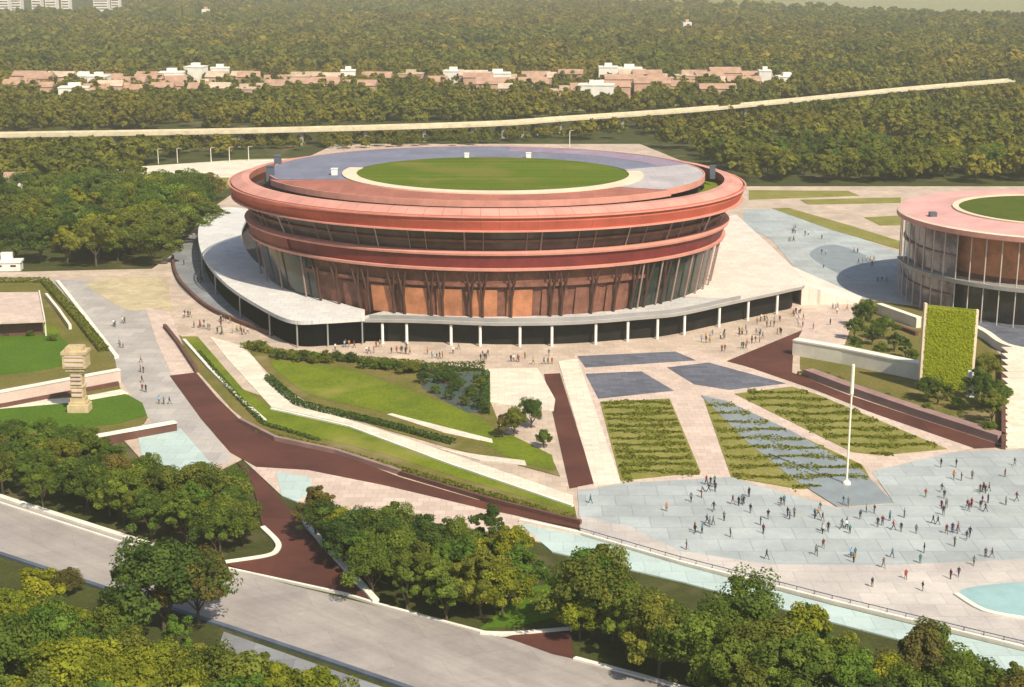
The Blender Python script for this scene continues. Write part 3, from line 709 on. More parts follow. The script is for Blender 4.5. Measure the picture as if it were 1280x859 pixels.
for i in range(30, m_n, 7):
    o_ = np.array(co_[i]); q = np.array(ci_[i]); p = o_ + (q - o_) * min(.5, .5/(np.linalg.norm(q-o_)+1e-6))
    mb = MB(); mb.tube([(p[0], p[1], -.1), (p[0], p[1], cz - .9)], [.2, .2], 8); mb.build('canopy_post', M['metal'], arena)
# low glass balustrade on the front edge
mb = MB(); fr = [p for p, w in zip(outer_l, wp) if w[1] > 372 and w[0] > 460]
mb.strip([(p[0]*.996, p[1]*.996) for p in fr], .12, ZP, ZP + 1.0); mb.build('balustrade', M['metal'], arena)
# ramp from podium down to the paving on the east
r0, r1 = G(1004, 354, ZP), G(985, 330, ZP); e0, e1 = G(1072, 380), G(1078, 372)
mb = MB(); mb.add([(r0[0]-CX-.3, r0[1]-CY, ZP-.01), (r1[0]-CX-.3, r1[1]-CY, ZP-.01), (e1[0]-CX, e1[1]-CY, .15), (e0[0]-CX, e0[1]-CY, .15),
        (r0[0]-CX-.3, r0[1]-CY, 0), (r1[0]-CX-.3, r1[1]-CY, 0), (e1[0]-CX, e1[1]-CY, 0), (e0[0]-CX, e0[1]-CY, 0)],
       [(0, 1, 2, 3), (0, 3, 7, 4), (1, 2, 6, 5), (0, 4, 5, 1)]); mb.build('podium_ramp', M['deckpink'], arena)

# ------------------------------------------------------------------ second arena (cut by the frame)
CX2, CY2, R2 = 143.0, 398.0, 40.0
ar2 = thing('round_arena', 'smaller round arena with pink roof ring and pale tall columns at the picture edge', 'arena', (CX2, CY2, 0))
def C2(r, az, z=0): return (R2*r*math.cos(az), R2*r*math.sin(az), z)
def ring2(prof, a0=0, a1=2*math.pi, n=110, mi=None, closed=False):
    mb = MB(); full = abs(a1-a0-2*math.pi) < 1e-6; k = n if full else n+1
    for i in range(k):
        for r, z in prof: mb.v.append(C2(r, a0+(a1-a0)*i/n, z))
    q = len(prof); qq = q if closed else q-1
    for i in range(n):
        j = (i+1) % k
        for p in range(qq): mb.f.append((i*q+p, i*q+(p+1) % q, j*q+(p+1) % q, j*q+p)); mb.m.append(mi[p] if mi else 0)
    return mb
ring2([(.97, 21.4), (1.0, 21.8), (1.0, 23.0), (.985, 23.3), (.82, 23.5), (.80, 22.4)], mi=[0, 0, 1, 2, 0, 0], closed=True).build('roof_ring', [M['ringpale'], M['creamedge'], M['pinkring']], ar2)
ring2([(.82, 23.2), (.62, 23.9)]).build('roof_panel', M['pinkring'], ar2)
ring2([(.60, 23.8), (.60, 24.2), (.64, 24.2), (.64, 23.8)], closed=True).build('oval_edge', M['creamedge'], ar2)
mb = MB(); mb.add([C2(.62, 2*math.pi*i/80, 23.95) for i in range(80)], [tuple(range(80))]); mb.build('green_oval', M['arenagreen'], ar2)
mb = MB(); p = C2(.86, D(192)); mb.box(-.9, .9, -.9, .9, 23, 24.6, c=p); mb.build('roof_plant_box', M['darkrail'], ar2)
ring2([(.86, 0), (.86, 21.5)]).build('facade', M['timber'], ar2)
ring2([(.868, 11.5), (.868, 20.8)], D(205), D(300), 50).build('facade_screen', M['orange'], ar2)
ring2([(.93, .2), (.93, 21)], D(150), D(214), 30).build('glass_screen', M['mauveglass'], ar2)
for z_ in (5.2, 15.4): ring2([(.935, z_), (.945, z_), (.945, z_+.4), (.935, z_+.4)], D(150), D(214), 30, closed=True).build('transom', M['wallmauve'], ar2)
ring2([(.87, 9.2), (.98, 9.2), (.98, 10.2), (.87, 10.2)], D(170), D(320), 60, closed=True).build('gallery_slab', M['slabedge'], ar2)
ring2([(.875, .2), (.875, 9)], D(200), D(320), 60).build('lower_glazing', M['darkglass'], ar2)
for k, az in enumerate(range(168, 320, 6)):
    mb = MB(); mb.tube([C2(.965, D(az), -.1), C2(.965, D(az), 21.6)], [.15, .15], 8); mb.build('tall_column', M['postpale'], ar2)

# ------------------------------------------------------------------ climber screen, poles, monument, pavilion
a, b = G(1149, 487), G(1214, 488)
scr = thing('climber_screen', 'tall upright screen covered in bright olive climbers behind the shrubs', 'green wall', ((a[0]+b[0])/2, (a[1]+b[1])/2, 0))
hw = (b[0] - a[0]) / 2; HS = 18.6
Ps = []; 
for _ in range(22000): Ps.append((random.uniform(-hw+.3, hw-.3), random.choice((-1, 1))*random.uniform(.25, .62), random.uniform(.3, HS - .4 - 2.6*0)))
Ps = np.array(Ps); Ps[:, 2] *= 1 - .06*(Ps[:, 0] + hw) / (2*hw)
V, T = leafcloud(Ps, .2, RNG.uniform(.35, .7, len(Ps)), np.c_[np.zeros(len(Ps)), np.sign(Ps[:, 1]), np.full(len(Ps), .4)], .3)
link('climber_foliage', quadmesh('climber_foliage', V, T, M['creeper']), scr)
mb = MB(); mb.add([(-hw, -.22, 0), (hw, -.22, 0), (hw, -.22, HS*.94), (-hw, -.22, HS), (-hw, .22, 0), (hw, .22, 0), (hw, .22, HS*.94), (-hw, .22, HS)],
                  [(0, 1, 2, 3), (7, 6, 5, 4), (0, 4, 5, 1), (1, 5, 6, 2), (2, 6, 7, 3), (3, 7, 4, 0)]); mb.build('backing_panel', M['lawn'], scr)
for sx, hh in ((-hw, HS + .3), (hw, HS*.94)):
    mb = MB(); mb.box(sx-.28, sx+.28, -.5, .5, -.2, hh); mb.build('edge_post', M['creamedge'], scr)
p = G(1212, 496); pl = thing('white_pylon', 'short white slab standing in the shrubs in front of the climber screen', 'pylon', p)
mb = MB(); mb.box(-.75, .75, -.4, .4, -.2, 5.6); mb.box(-.9, .9, -.55, .55, -.1, .35); mb.build('slab', M['white'], pl)
p = G(1058, 606); pole = thing('flagpole', 'tall cream pole with thicker upper half standing at the foot of the cascade', 'pole', p)
mb = MB(); mb.tube([(0, 0, 0), (0, 0, 16.2), ], [.19, .16], 10); mb.build('shaft', M['polecream'], pole)
mb = MB(); mb.tube([(0, 0, 16.2), (0, 0, 16.5), (0, 0, 21.6), (0, 0, 21.8)], [.18, .32, .30, .15], 12); mb.build('head', M['polecream'], pole)
mb = MB(); mb.tube([(0, 0, 0), (0, 0, .5), (0, 0, .9)], [.8, .7, .3], 12); mb.build('plinth', M['kerb'], pole)
p = G(100, 514); mon = thing('stone_monument', 'golden sandstone monument of stacked blocks beside the grey walk', 'monument', p)
mb = MB(); mb.box(-2.1, 2.1, -1.6, 1.6, -.2, 1.6); mb.box(-1.8, 1.8, -1.4, 1.4, 1.6, 2.2); mb.build('plinth', M['monument'], mon)
mb = MB()
for z0, z1, a_, b_ in ((2.2, 3.0, 1.5, 1.2), (3.0, 5.2, 1.25, 1.0), (5.2, 5.6, 1.45, 1.15), (5.6, 8.2, 1.2, .95), (8.2, 8.7, 1.5, 1.2)): mb.box(-a_, a_, -b_, b_, z0, z1)
mb.build('shaft', M['monument'], mon)
mb = MB()
for z0, z1, a_, b_ in ((8.7, 9.4, 1.9, 1.5), (9.4, 12.2, 2.3, 1.8), (12.2, 12.8, 2.5, 2.0), (12.8, 13.6, 1.7, 1.4)): mb.box(-a_, a_, -b_, b_, z0, z1)
mb.build('crown_block', M['monument'], mon)
for z in (3.4, 4.4, 5.9, 6.8, 7.6, 9.8, 10.8, 11.7):
    w_ = 2.32 if z > 9 else 1.27; mb = MB(); mb.box(-w_*.8, w_*.8, -(1.95 if z > 9 else 1.32), 0, z, z + .42); mb.build('carved_relief', M['wallpink'], mon)
# pavilion
rp = GX([(-40, 366), (50, 365), (57, 401), (-40, 405)], 4.0); pc = (sum(q[0] for q in rp)/4, sum(q[1] for q in rp)/4, 0)
pav = thing('garden_pavilion', 'flat roofed peach garden pavilion inside the angular hedge', 'pavilion', pc)
L = [(q[0]-pc[0], q[1]-pc[1]) for q in rp]
mb = MB(); mb.prism(L, 3.6, 4.0); mb.build('roof', M['pink'], pav)
mb = MB(); mb.prism([(x*.9, y*.86) for x, y in L], -.2, 3.6); mb.build('wall', M['wallbrown'], pav)
for q in L:
    mb = MB(); mb.tube([(q[0]*.97, q[1]*.95, -.2), (q[0]*.97, q[1]*.95, 3.6)], [.22, .22], 8); mb.build('column', M['wallcream'], pav)
mb = MB(); e = [(L[1][0], L[1][1]), (L[2][0], L[2][1])]; mb.strip([(e[0][0]-.2, e[0][1]), (e[1][0]-.2, e[1][1])], .3, 4.0, 4.5); mb.build('parapet', M['wallcream'], pav)
wall('low_wall', 'white sloping garden wall beside the pavilion inside the angular hedge', 'wall', [(58, 372), (74, 392), (88, 412)], .7, 1.2, M['wallcream'])
# street lamps by the car park
def lamp(x, y, h, label, group='lamp posts by the car park'):
    p = G(x, y); t = thing('street_lamp', label, 'lamp post', p, 0, group)
    mb = MB(); mb.tube([(0, 0, -.1), (0, 0, h)], [.22, .14], 8); mb.build('post', M['wallcream'], t)
    mb = MB(); mb.tube([(0, 0, h), (.5, 0, h + .3), (1.3, 0, h + .3)], [.12, .1, .1], 6); mb.build('arm', M['wallcream'], t)
    mb = MB(); mb.box(1.0, 1.9, -.22, .22, h + .2, h + .42); mb.build('lamp_head', M['metal'], t)
for i, x in enumerate((128, 152, 175, 198, 222, 264, 287, 311)):
    lamp(x, 207 - i*.8, 6.2, f"pale lamp post at the car park, {ORD[i]} of eight counted toward the arena")
lamp(712, 184, 7.5, 'single pale mast rising behind the arena roof', None)
# distant viaduct
vp = [(-160, 171), (0, 168), (300, 163), (590, 155), (700, 148), (860, 137), (1000, 124), (1130, 111), (1262, 100)]
VW = GX(smooth(vp, 4), 7.6); via = thing('viaduct', 'long cream elevated road crossing the woods behind the arenas', 'viaduct', (VW[8][0], VW[8][1], 0))
def loc(P, c): return [(q[0]-c[0], q[1]-c[1], q[2]) for q in P]
VL = loc(VW, via.location)
mb = MB(); mb.strip(VL, 9, 6.5, 7.5); mb.build('deck', M['viaduct'], via)
for s in (-1, 1):
    mb = MB(); mb.strip([(x + s*.5, y + s*4.3) for x, y, z in VL], .35, 7.502, 8.3); mb.build('parapet', M['viaduct'], via)
for k in range(1, len(VL) - 1):
    mb = MB(); mb.box(-.8, .8, -2.4, 2.4, -.2, 6.5, c=(VL[k][0], VL[k][1], 0)); mb.build('pier', M['slabedge'], via)

# ------------------------------------------------------------------ houses and towers far off
def house(x, y, w, d, h, wm, rm, label, rz=0, gable=True, group='houses of the far settlement'):
    p = G(x, y); t = thing('house', label, 'house', p, rz, group)
    mb = MB(); mb.box(-w/2, w/2, -d/2, d/2, -.2, h); mb.build('wall', wm, t)
    mb = MB()
    if gable:
        e = .5; mb.add([(-w/2-e, -d/2-e, h), (w/2+e, -d/2-e, h), (w/2+e, d/2+e, h), (-w/2-e, d/2+e, h), (-w/2-e, 0, h+d*.28), (w/2+e, 0, h+d*.28)],
                       [(0, 1, 5, 4), (2, 3, 4, 5), (0, 4, 3), (1, 2, 5), (0, 3, 2, 1)])
    else: mb.box(-w/2-.3, w/2+.3, -d/2-.3, d/2+.3, h, h+.6); mb.box(-w*.2, w*.2, -d*.2, d*.2, h+.6, h+2.8)
    mb.build('roof', rm, t)
    for k in range(max(2, int(w / 5))):
        mb = MB(); xx = -w/2 + (k+.5)*w/max(2, int(w/5)); mb.box(xx-.8, xx+.8, -d/2-.12, -d/2+.05, 1.2, min(h-.6, 3.2)); mb.build('window', M['darkglass'], t)
HS_ = [(8, 112, 26, 'p'), (30, 106, 18, 'p'), (52, 108, 22, 'b'), (84, 112, 20, 'b'), (106, 108, 20, 'w'), (140, 122, 18, 'b'), (165, 116, 24, 'p'), (188, 112, 22, 'r'), (205, 124, 16, 'b'), (222, 110, 18, 'p'),
       (246, 101, 16, 'w'), (276, 99, 16, 'w'), (300, 102, 30, 'b'), (325, 118, 20, 'b'), (312, 108, 18, 'r'), (345, 108, 18, 'p'), (392, 102, 34, 'b'), (420, 104, 22, 'b'), (436, 106, 12, 'w'),
       (545, 112, 18, 'p'), (598, 107, 24, 'b'), (622, 106, 22, 'w'), (632, 124, 10, 'b'), (670, 104, 24, 'p'), (700, 105, 22, 'b'), (734, 122, 26, 'r'), (760, 102, 16, 'w'), (786, 102, 22, 'w'), (808, 106, 24, 'p'), (815, 118, 28, 'p'),
       (828, 105, 18, 'b'), (870, 102, 24, 'r'), (905, 104, 26, 'b'), (955, 107, 10, 'w'), (770, 120, 20, 'p'), (22, 118, 16, 'b')]
HN = {'p': ('pink walled', M['wallhouse'], M['roofpink']), 'b': ('beige', M['wallhouse'], M['rooftan']), 'w': ('bright white', M['wallwhite'], M['wallwhite']), 'r': ('red brick', M['wallred'], M['roofpink'])}
HS_ = [(x, y, w*.8, ('p' if k == 'b' and (x//7) % 2 else k)) for x, y, w, k in HS_]
for (a_, b_, y_) in ((-8, 500, 108), (-8, 420, 118), (530, 960, 108), (660, 900, 118)):
    x = a_
    while x < b_:
        x += random.uniform(24, 48); HS_.append((x, y_ + random.uniform(-6, 7), random.uniform(12, 22), random.choices('pbrw', [3, 5, 2, .8])[0]))
hs = sorted(HS_); cnt = {}
for i, (x, y, w, k) in enumerate(hs):
    side = 'settlement west of the arena axis' if x < 500 else 'settlement behind the arena'
    key = (side, k); cnt[key] = cnt.get(key, 0) + 1
    nm, wm, rm = HN[k]
    house(x, y + 6, w, random.uniform(10, 14), random.uniform(7, 10.5) + (3 if k == 'w' else 0), wm, rm,
          f"{nm} house in the far {'settlement left of the arena roof' if x < 500 else 'settlement above the arena roof'}, {ORD[cnt[key]-1] if cnt[key] <= 20 else str(cnt[key])+'th'} such from left", random.uniform(-.15, .15), k in 'pr' or (k == 'b' and i % 2))
house(28, 236, 12, 8, 4.5, M['wallwhite'], M['roofpink'], 'white hut with pink roof in the dense wood, the one nearer the picture edge', .2, True, None)
house(50, 242, 7, 6, 3.6, M['wallwhite'], M['wallwhite'], 'small flat white hut beside the pink roofed hut in the wood', -.1, False, None)
house(10, 337, 8, 4, 2.3, M['wallwhite'], M['wallwhite'], 'low pale kiosk at the foot of the wood by the plaza edge', .1, False, None)
for i, (x, y, w, h) in enumerate(((6, 14, 18, 24), (22, 13, 16, 20), (48, 14, 14, 20), (66, 15, 16, 26), (84, 14, 12, 20), (128, 13, 22, 24), (146, 12, 12, 18), (258, 26, 8, 5), (858, 46, 9, 5))):
    p = G(x, y + 2); t = thing('tower_block', f"pale distant tower block above the forest, {ORD[i]} of nine counted along the skyline", 'tower block', p, 0, 'tower blocks on the skyline')
    mb = MB(); mb.box(-w/2, w/2, -8, 8, -.2, h + 12); mb.build('wall', M['wallwhite'], t)
    mb = MB(); mb.box(-w*.2, w*.2, -4, 4, h + 12, h + 15); mb.build('roof_box', M['wallhouse'], t)
    mb = MB()
    for z in range(4, int(h) + 10, 4): mb.box(-w/2 + 1, w/2 - 1, -8.15, -7.9, z, z + 1.6)
    o = mb.build('window_band', M['brownglass'], t); o['kind'] = 'stuff'

# ------------------------------------------------------------------ woods
KM = [('mid green', 4), ('olive', 3), ('dark green', 2), ('fresh green', 1.2), ('yellow green', 1), ('brownish', .35)]
KY = [('yellow green', 6), ('mid green', 1.5), ('olive', 1), ('fresh green', 1)]
KD = [('mid green', 3.2), ('olive', 2.6), ('dark green', 2.2), ('brownish', .5), ('yellow green', 1.2), ('fresh green', 1.2)]
wood([(-90, 585), (40, 575), (150, 602), (235, 636), (286, 645), (300, 672), (272, 694), (190, 676), (0, 616), (-90, 592)], 4.4, (6.5, 9.5), KM,
     'trees above the grey boulevard', 'of wood above boulevard', 'picture edge', 4, nmax=58, extra=[(292, 662, 8, 'mid green'), (304, 682, 7.5, 'olive'), (270, 690, 7, 'dark green'), (20, 572, 6, 'mid green'), (62, 570, 5.5, 'olive'), (100, 572, 5.5, 'fresh green'), (132, 584, 5.5, 'olive'), (255, 628, 7, 'mid green'), (284, 634, 6.5, 'olive'), (296, 640, 7.5, 'fresh green')])
wood([(-70, 552), (30, 548), (90, 552), (60, 566), (-70, 572)], 4.6, (4.5, 6.5), KM, 'garden trees below the pink terrace wall', 'strip below terrace wall', 'picture edge', 1, nmax=8)
wood([(85, 815), (150, 800), (270, 850), (330, 880), (300, 895), (60, 880)], 5.0, (6, 8), KY, 'bushy trees nearest the viewer', 'of low thicket by service lane', 'picture edge', 1, nmax=9)
put_tree(*G(205, 788)[:2], 13.5, 'dark green', None, 'big dark tree standing tallest on the near side of the grey boulevard', 1.15, 2)
put_tree(*G(248, 778)[:2], 10.5, 'brownish', None, 'brownish tree leaning against the big dark tree by the boulevard')
put_tree(*G(168, 778)[:2], 9.5, 'dark green', None, 'smaller dark tree tucked under the big dark tree by the boulevard')
wood([(-90, 800), (62, 815), (70, 880), (-20, 960), (-110, 960)], 5.0, (10.5, 13.5), KY, 'bushy trees nearest the viewer', 'of thicket at lower corner', 'picture edge', 2, nmax=14)
wood([(60, 880), (200, 885), (330, 905), (430, 955), (450, 1010), (300, 1010), (60, 1000)], 4.8, (10, 12), KY, 'bushy trees nearest the viewer', 'of thicket along lower border', 'picture corner', 3, nmax=34)
wood([(392, 672), (425, 676), (455, 694), (560, 706), (640, 722), (664, 742), (640, 775), (560, 778), (485, 760), (448, 728), (415, 695)], 4.4, (7.0, 9.5), KD,
     'trees between side road and front plaza', 'of grove below maroon path', 'maroon road', 3, nmax=42, wide=1.1, extra=[(395, 672, 9, 'brownish'), (628, 745, 10.5, 'yellow green'), (600, 770, 10, 'olive'), (612, 700, 8.5, 'dark green')])
wood([(716, 785), (760, 792), (860, 832), (1000, 862), (1150, 885), (1280, 900), (1370, 925), (1370, 1010), (930, 1010), (860, 870), (740, 812)], 5.2, (9, 12), KD,
     'trees below the turquoise channel', 'of wood below turquoise channel', 'small verge', 4, nmax=64, avoid=[[(700, 815), (860, 858), (1000, 900), (640, 912)]],
     extra=[(738, 790, 12.0, 'fresh green'), (932, 838, 13.0, 'mid green'), (1000, 870, 12.5, 'yellow green'), (1150, 893, 11, 'brownish'), (765, 800, 9, 'olive'), (725, 800, 7, 'yellow green'), (800, 812, 9, 'olive')])
wood([(-70, 255), (120, 240), (260, 250), (272, 290), (225, 306), (205, 334), (100, 338), (-70, 338)], 6.0, (11, 14.5), KM, 'trees left of the arena', 'of wood beside arena podium', 'picture edge', 5, nmax=96, wide=1.25, top=214)
wood([(70, 226), (130, 222), (200, 232), (120, 238), (-40, 240)], 7, (7, 9), KY, 'trees between huts and car park', 'clump under car park', 'the huts', 1, nmax=9)
wood([(840, 205), (1000, 228), (1290, 228), (1290, 205), (1000, 192)], 8.0, (10, 14), KD, 'front trees of the far woods', 'of wood behind striped lawns', 'arena', 3, nmax=48)
# small trees and shrubs in the gardens
def shrub(x, y, h, kind, label, wide=1.5, group='garden shrubs'):
    p = random.randrange(len(PROTO)); o = link('garden_shrub', PROTO[p][0]); o.location = (*G(x, y)[:2], -.15*h); s = h/10
    o.scale = (s*wide, s*wide, s*1.1); o.rotation_euler = (0, 0, random.uniform(0, 6)); o.material_slots[0].link = 'OBJECT'; o.material_slots[0].material = LEAF[kind]
    tag(o, label, 'shrub', group)
put_tree(*G(642, 545)[:2], 6.0, 'olive', None, 'round olive tree between the sand court and corner lawn')
put_tree(*G(664, 535)[:2], 6.2, 'dark green', None, 'dark upright tree close to the maroon strip and sand court', .8)
put_tree(*G(628, 548)[:2], 4.6, 'brownish', None, 'small brownish tree on the thin path end by the sand court')
put_tree(*G(680, 560)[:2], 3.6, 'mid green', None, 'small green tree on the corner lawn beside the maroon strip')
for i, (x, y, h) in enumerate(((545, 492, 2.2), (562, 500, 2.6), (580, 508, 2.4), (592, 500, 3.2), (600, 512, 3.0), (572, 478, 2.0))):
    shrub(x, y, h, random.choice(['dark green', 'mid green', 'olive']), f"shrub on the pond bank, {ORD[i]} counted from the arena side", 1.4)
for i in range(20):
    t = i / 19; x = 345 + 180*t + random.uniform(-4, 4); y = 447 + 17*t + random.uniform(-3, 5)
    shrub(x, y, random.uniform(1.6, 3.0), random.choice(['olive', 'dark green', 'mid green']), f"bushy shrub in the band behind the inner lawn, {ORD[i]} counted toward the pond", 1.5, 'band of shrubs behind the lawn')
for i in range(14):
    x = 530 + 70*random.random(); y = 471 + (x - 530)*.35*random.random() + random.uniform(0, 14)
    shrub(x, y, random.uniform(1.6, 3.2), random.choice(['dark green', 'dark green', 'mid green']), f"dark shrub rising from the pond, {ORD[i]} of the pond shrubs", 1.2, 'shrubs in the pond')
for i, (x, y, h) in enumerate(((312, 436, 2.2), (326, 440, 2.8), (345, 446, 2.0), (392, 452, 2.4), (404, 454, 1.8), (470, 462, 1.8), (500, 468, 2.2))):
    shrub(x, y, h, random.choice(['olive', 'mid green']), f"small shrub on the inner lawn rim, {ORD[i]} counted from the cream path bend", 1.4)
for i, (x, y, h) in enumerate(((1068, 425, 6), (1078, 408, 6), (1090, 432, 5.5), (1104, 424, 5.5), (1118, 440, 5), (1132, 448, 5), (1070, 440, 3.5), (1100, 447, 3.5), (1140, 455, 3.5), (1085, 395, 5))):
    put_tree(*G(x, y)[:2], h, random.choice(['dark green', 'mid green', 'dark green']), 'trees on the bank above the cream wall', f"dark small tree on the bank above the cream wall, {ORD[i]} counted along from ramp", 1.05)
for i, (x, y, h) in enumerate(((1160, 500, 5), (1172, 506, 4.6), (1184, 500, 3.4), (1228, 516, 8), (1240, 530, 7), (1222, 500, 7), (1244, 510, 6.5), (1196, 512, 3), (1236, 545, 3), (1200, 525, 2.4), (1158, 518, 2.6), (1230, 478, 6))):
    put_tree(*G(x, y)[:2], h, random.choice(['dark green', 'mid green', 'olive', 'dark green']), 'trees around the climber screen', f"small bushy tree below the climber screen, {ORD[i]} counted toward the stairs", 1.05)
for i, (x, y) in enumerate(((1030, 478), (1048, 484), (1085, 498), (1110, 505), (1128, 512), (1180, 530))):
    shrub(x, y - 4, 1.8, random.choice(['brownish', 'olive']), f"low brownish shrub above the mauve wall, {ORD[i]} counted from the ramp", 1.6)
shrub(84, 742, 4.0, 'brownish', 'rust coloured bush at the near edge of the grey boulevard', 1.2, None)
for i, (x, y) in enumerate(((20, 402), (66, 418), (38, 412), (8, 412))):
    shrub(x, y + 8, 1.6, 'mid green', f"low green shrub at the pavilion front, {ORD[i]} counted by distance from its corner", 1.6)

# far woods beyond the individual trees: one mass
VPX = [p[0] for p in vp]; VPY = [p[1] for p in vp]
def hcap(x, y):
    px, py = PX(x, y, 0); yl = float(np.interp(px, VPX, VPY)) + 1.5
    if 905 < px < 968 or py < yl + 2 or py > yl + 60: return 99
    return max(3.0, (py - yl) * 90 / (py + 60) / 1.12)
def mass(name, n, sampler, protos, hr, mat):
    Vs, Ts = [], []
    for _ in range(n):
        q = sampler()
        if q is None: continue
        V, T = protos[random.randrange(len(protos))]; s = min(random.uniform(*hr), hcap(*q)) / 10; a = random.uniform(0, 6.28); c, sn = math.cos(a), math.sin(a)
        W = np.empty_like(V); W[:, 0] = (V[:, 0]*c - V[:, 1]*sn)*s + q[0]; W[:, 1] = (V[:, 0]*sn + V[:, 1]*c)*s + q[1]; W[:, 2] = V[:, 2]*s
        Vs.append(W); Ts.append(np.clip(T*.4 + random.uniform(-.05, .6), 0, 1))
    o = link(name, quadmesh(name, np.concatenate(Vs), np.concatenate(Ts), mat)); return tag(o, kind='stuff')
VIAB = [(-160, 178), (0, 176), (300, 171), (590, 164), (860, 145), (1262, 107), (1290, 107), (1290, 120), (1000, 148), (860, 162), (590, 182), (300, 190), (0, 196), (-160, 198)]
CLEAR = [[(128, 213), (300, 195), (420, 190), (420, 235), (180, 232)], VIAB,
         [(300, 180), (420, 176), (800, 176), (930, 225), (930, 260), (300, 260)], [(-60, 100), (440, 92), (440, 122), (250, 132), (-60, 138)], [(520, 104), (960, 96), (960, 118), (740, 134), (600, 132), (520, 124)],
         [(880, 10), (1060, 17), (1220, 26), (1440, 26), (1440, -8), (900, -10)], [(-60, 5), (160, 5), (160, 22), (-60, 22)], [(560, -4), (900, -8), (1100, -2), (800, 8)], [(280, 50), (390, 44), (400, 46), (300, 56)], [(555, 64), (645, 60), (655, 64), (575, 70)]]
def samp(y0, y1, x0=-120, x1=1400, p_clear=1.0):
    def f():
        for _ in range(30):
            x = random.uniform(x0, x1); t = random.random(); d0, d1 = G(640, y0)[1], G(640, y1)[1]
            Y = d1 + (d0 - d1) * (t if y1 < 60 else t); X = (x - 640) / FPX * Y * 1.03
            px = PX(X, Y, 0)
            if any(inpoly(*px, A) for A in CLEAR) and random.random() < p_clear: continue
            if px[1] > 228 + 0 and not (px[0] < 290): continue
            return (X, Y)
    return f
mass('near_forest', 900, samp(232, 150), FARP, (6.5, 14), M['farleaf'])
def samp_low():
    for _ in range(40):
        x = random.uniform(-120, 1290); y = random.uniform(105, 206)
        if inpoly(x, y, VIAB) and not inpoly(x, y, CLEAR[0]) and not (y > 190 and inpoly(x, y, CLEAR[2])): return G(x, y)[:2]
mass('low_wood', 620, samp_low, FARP, (4.0, 6.0), M['farleaf'])
mass('middle_forest', 2300, samp(152, 95, p_clear=.66), FARP, (6.5, 14), M['farleaf'])
mass('far_forest', 4500, samp(96, 45), FARQ, (7, 16), M['farleaf'])
mass('distant_forest', 5200, samp(45, 8, -160, 1440), FARQ, (7, 17), M['farleaf'])
mass('horizon_forest', 5000, samp(9, -28, -200, 1480), FARQ, (12, 20), M['farleaf'])

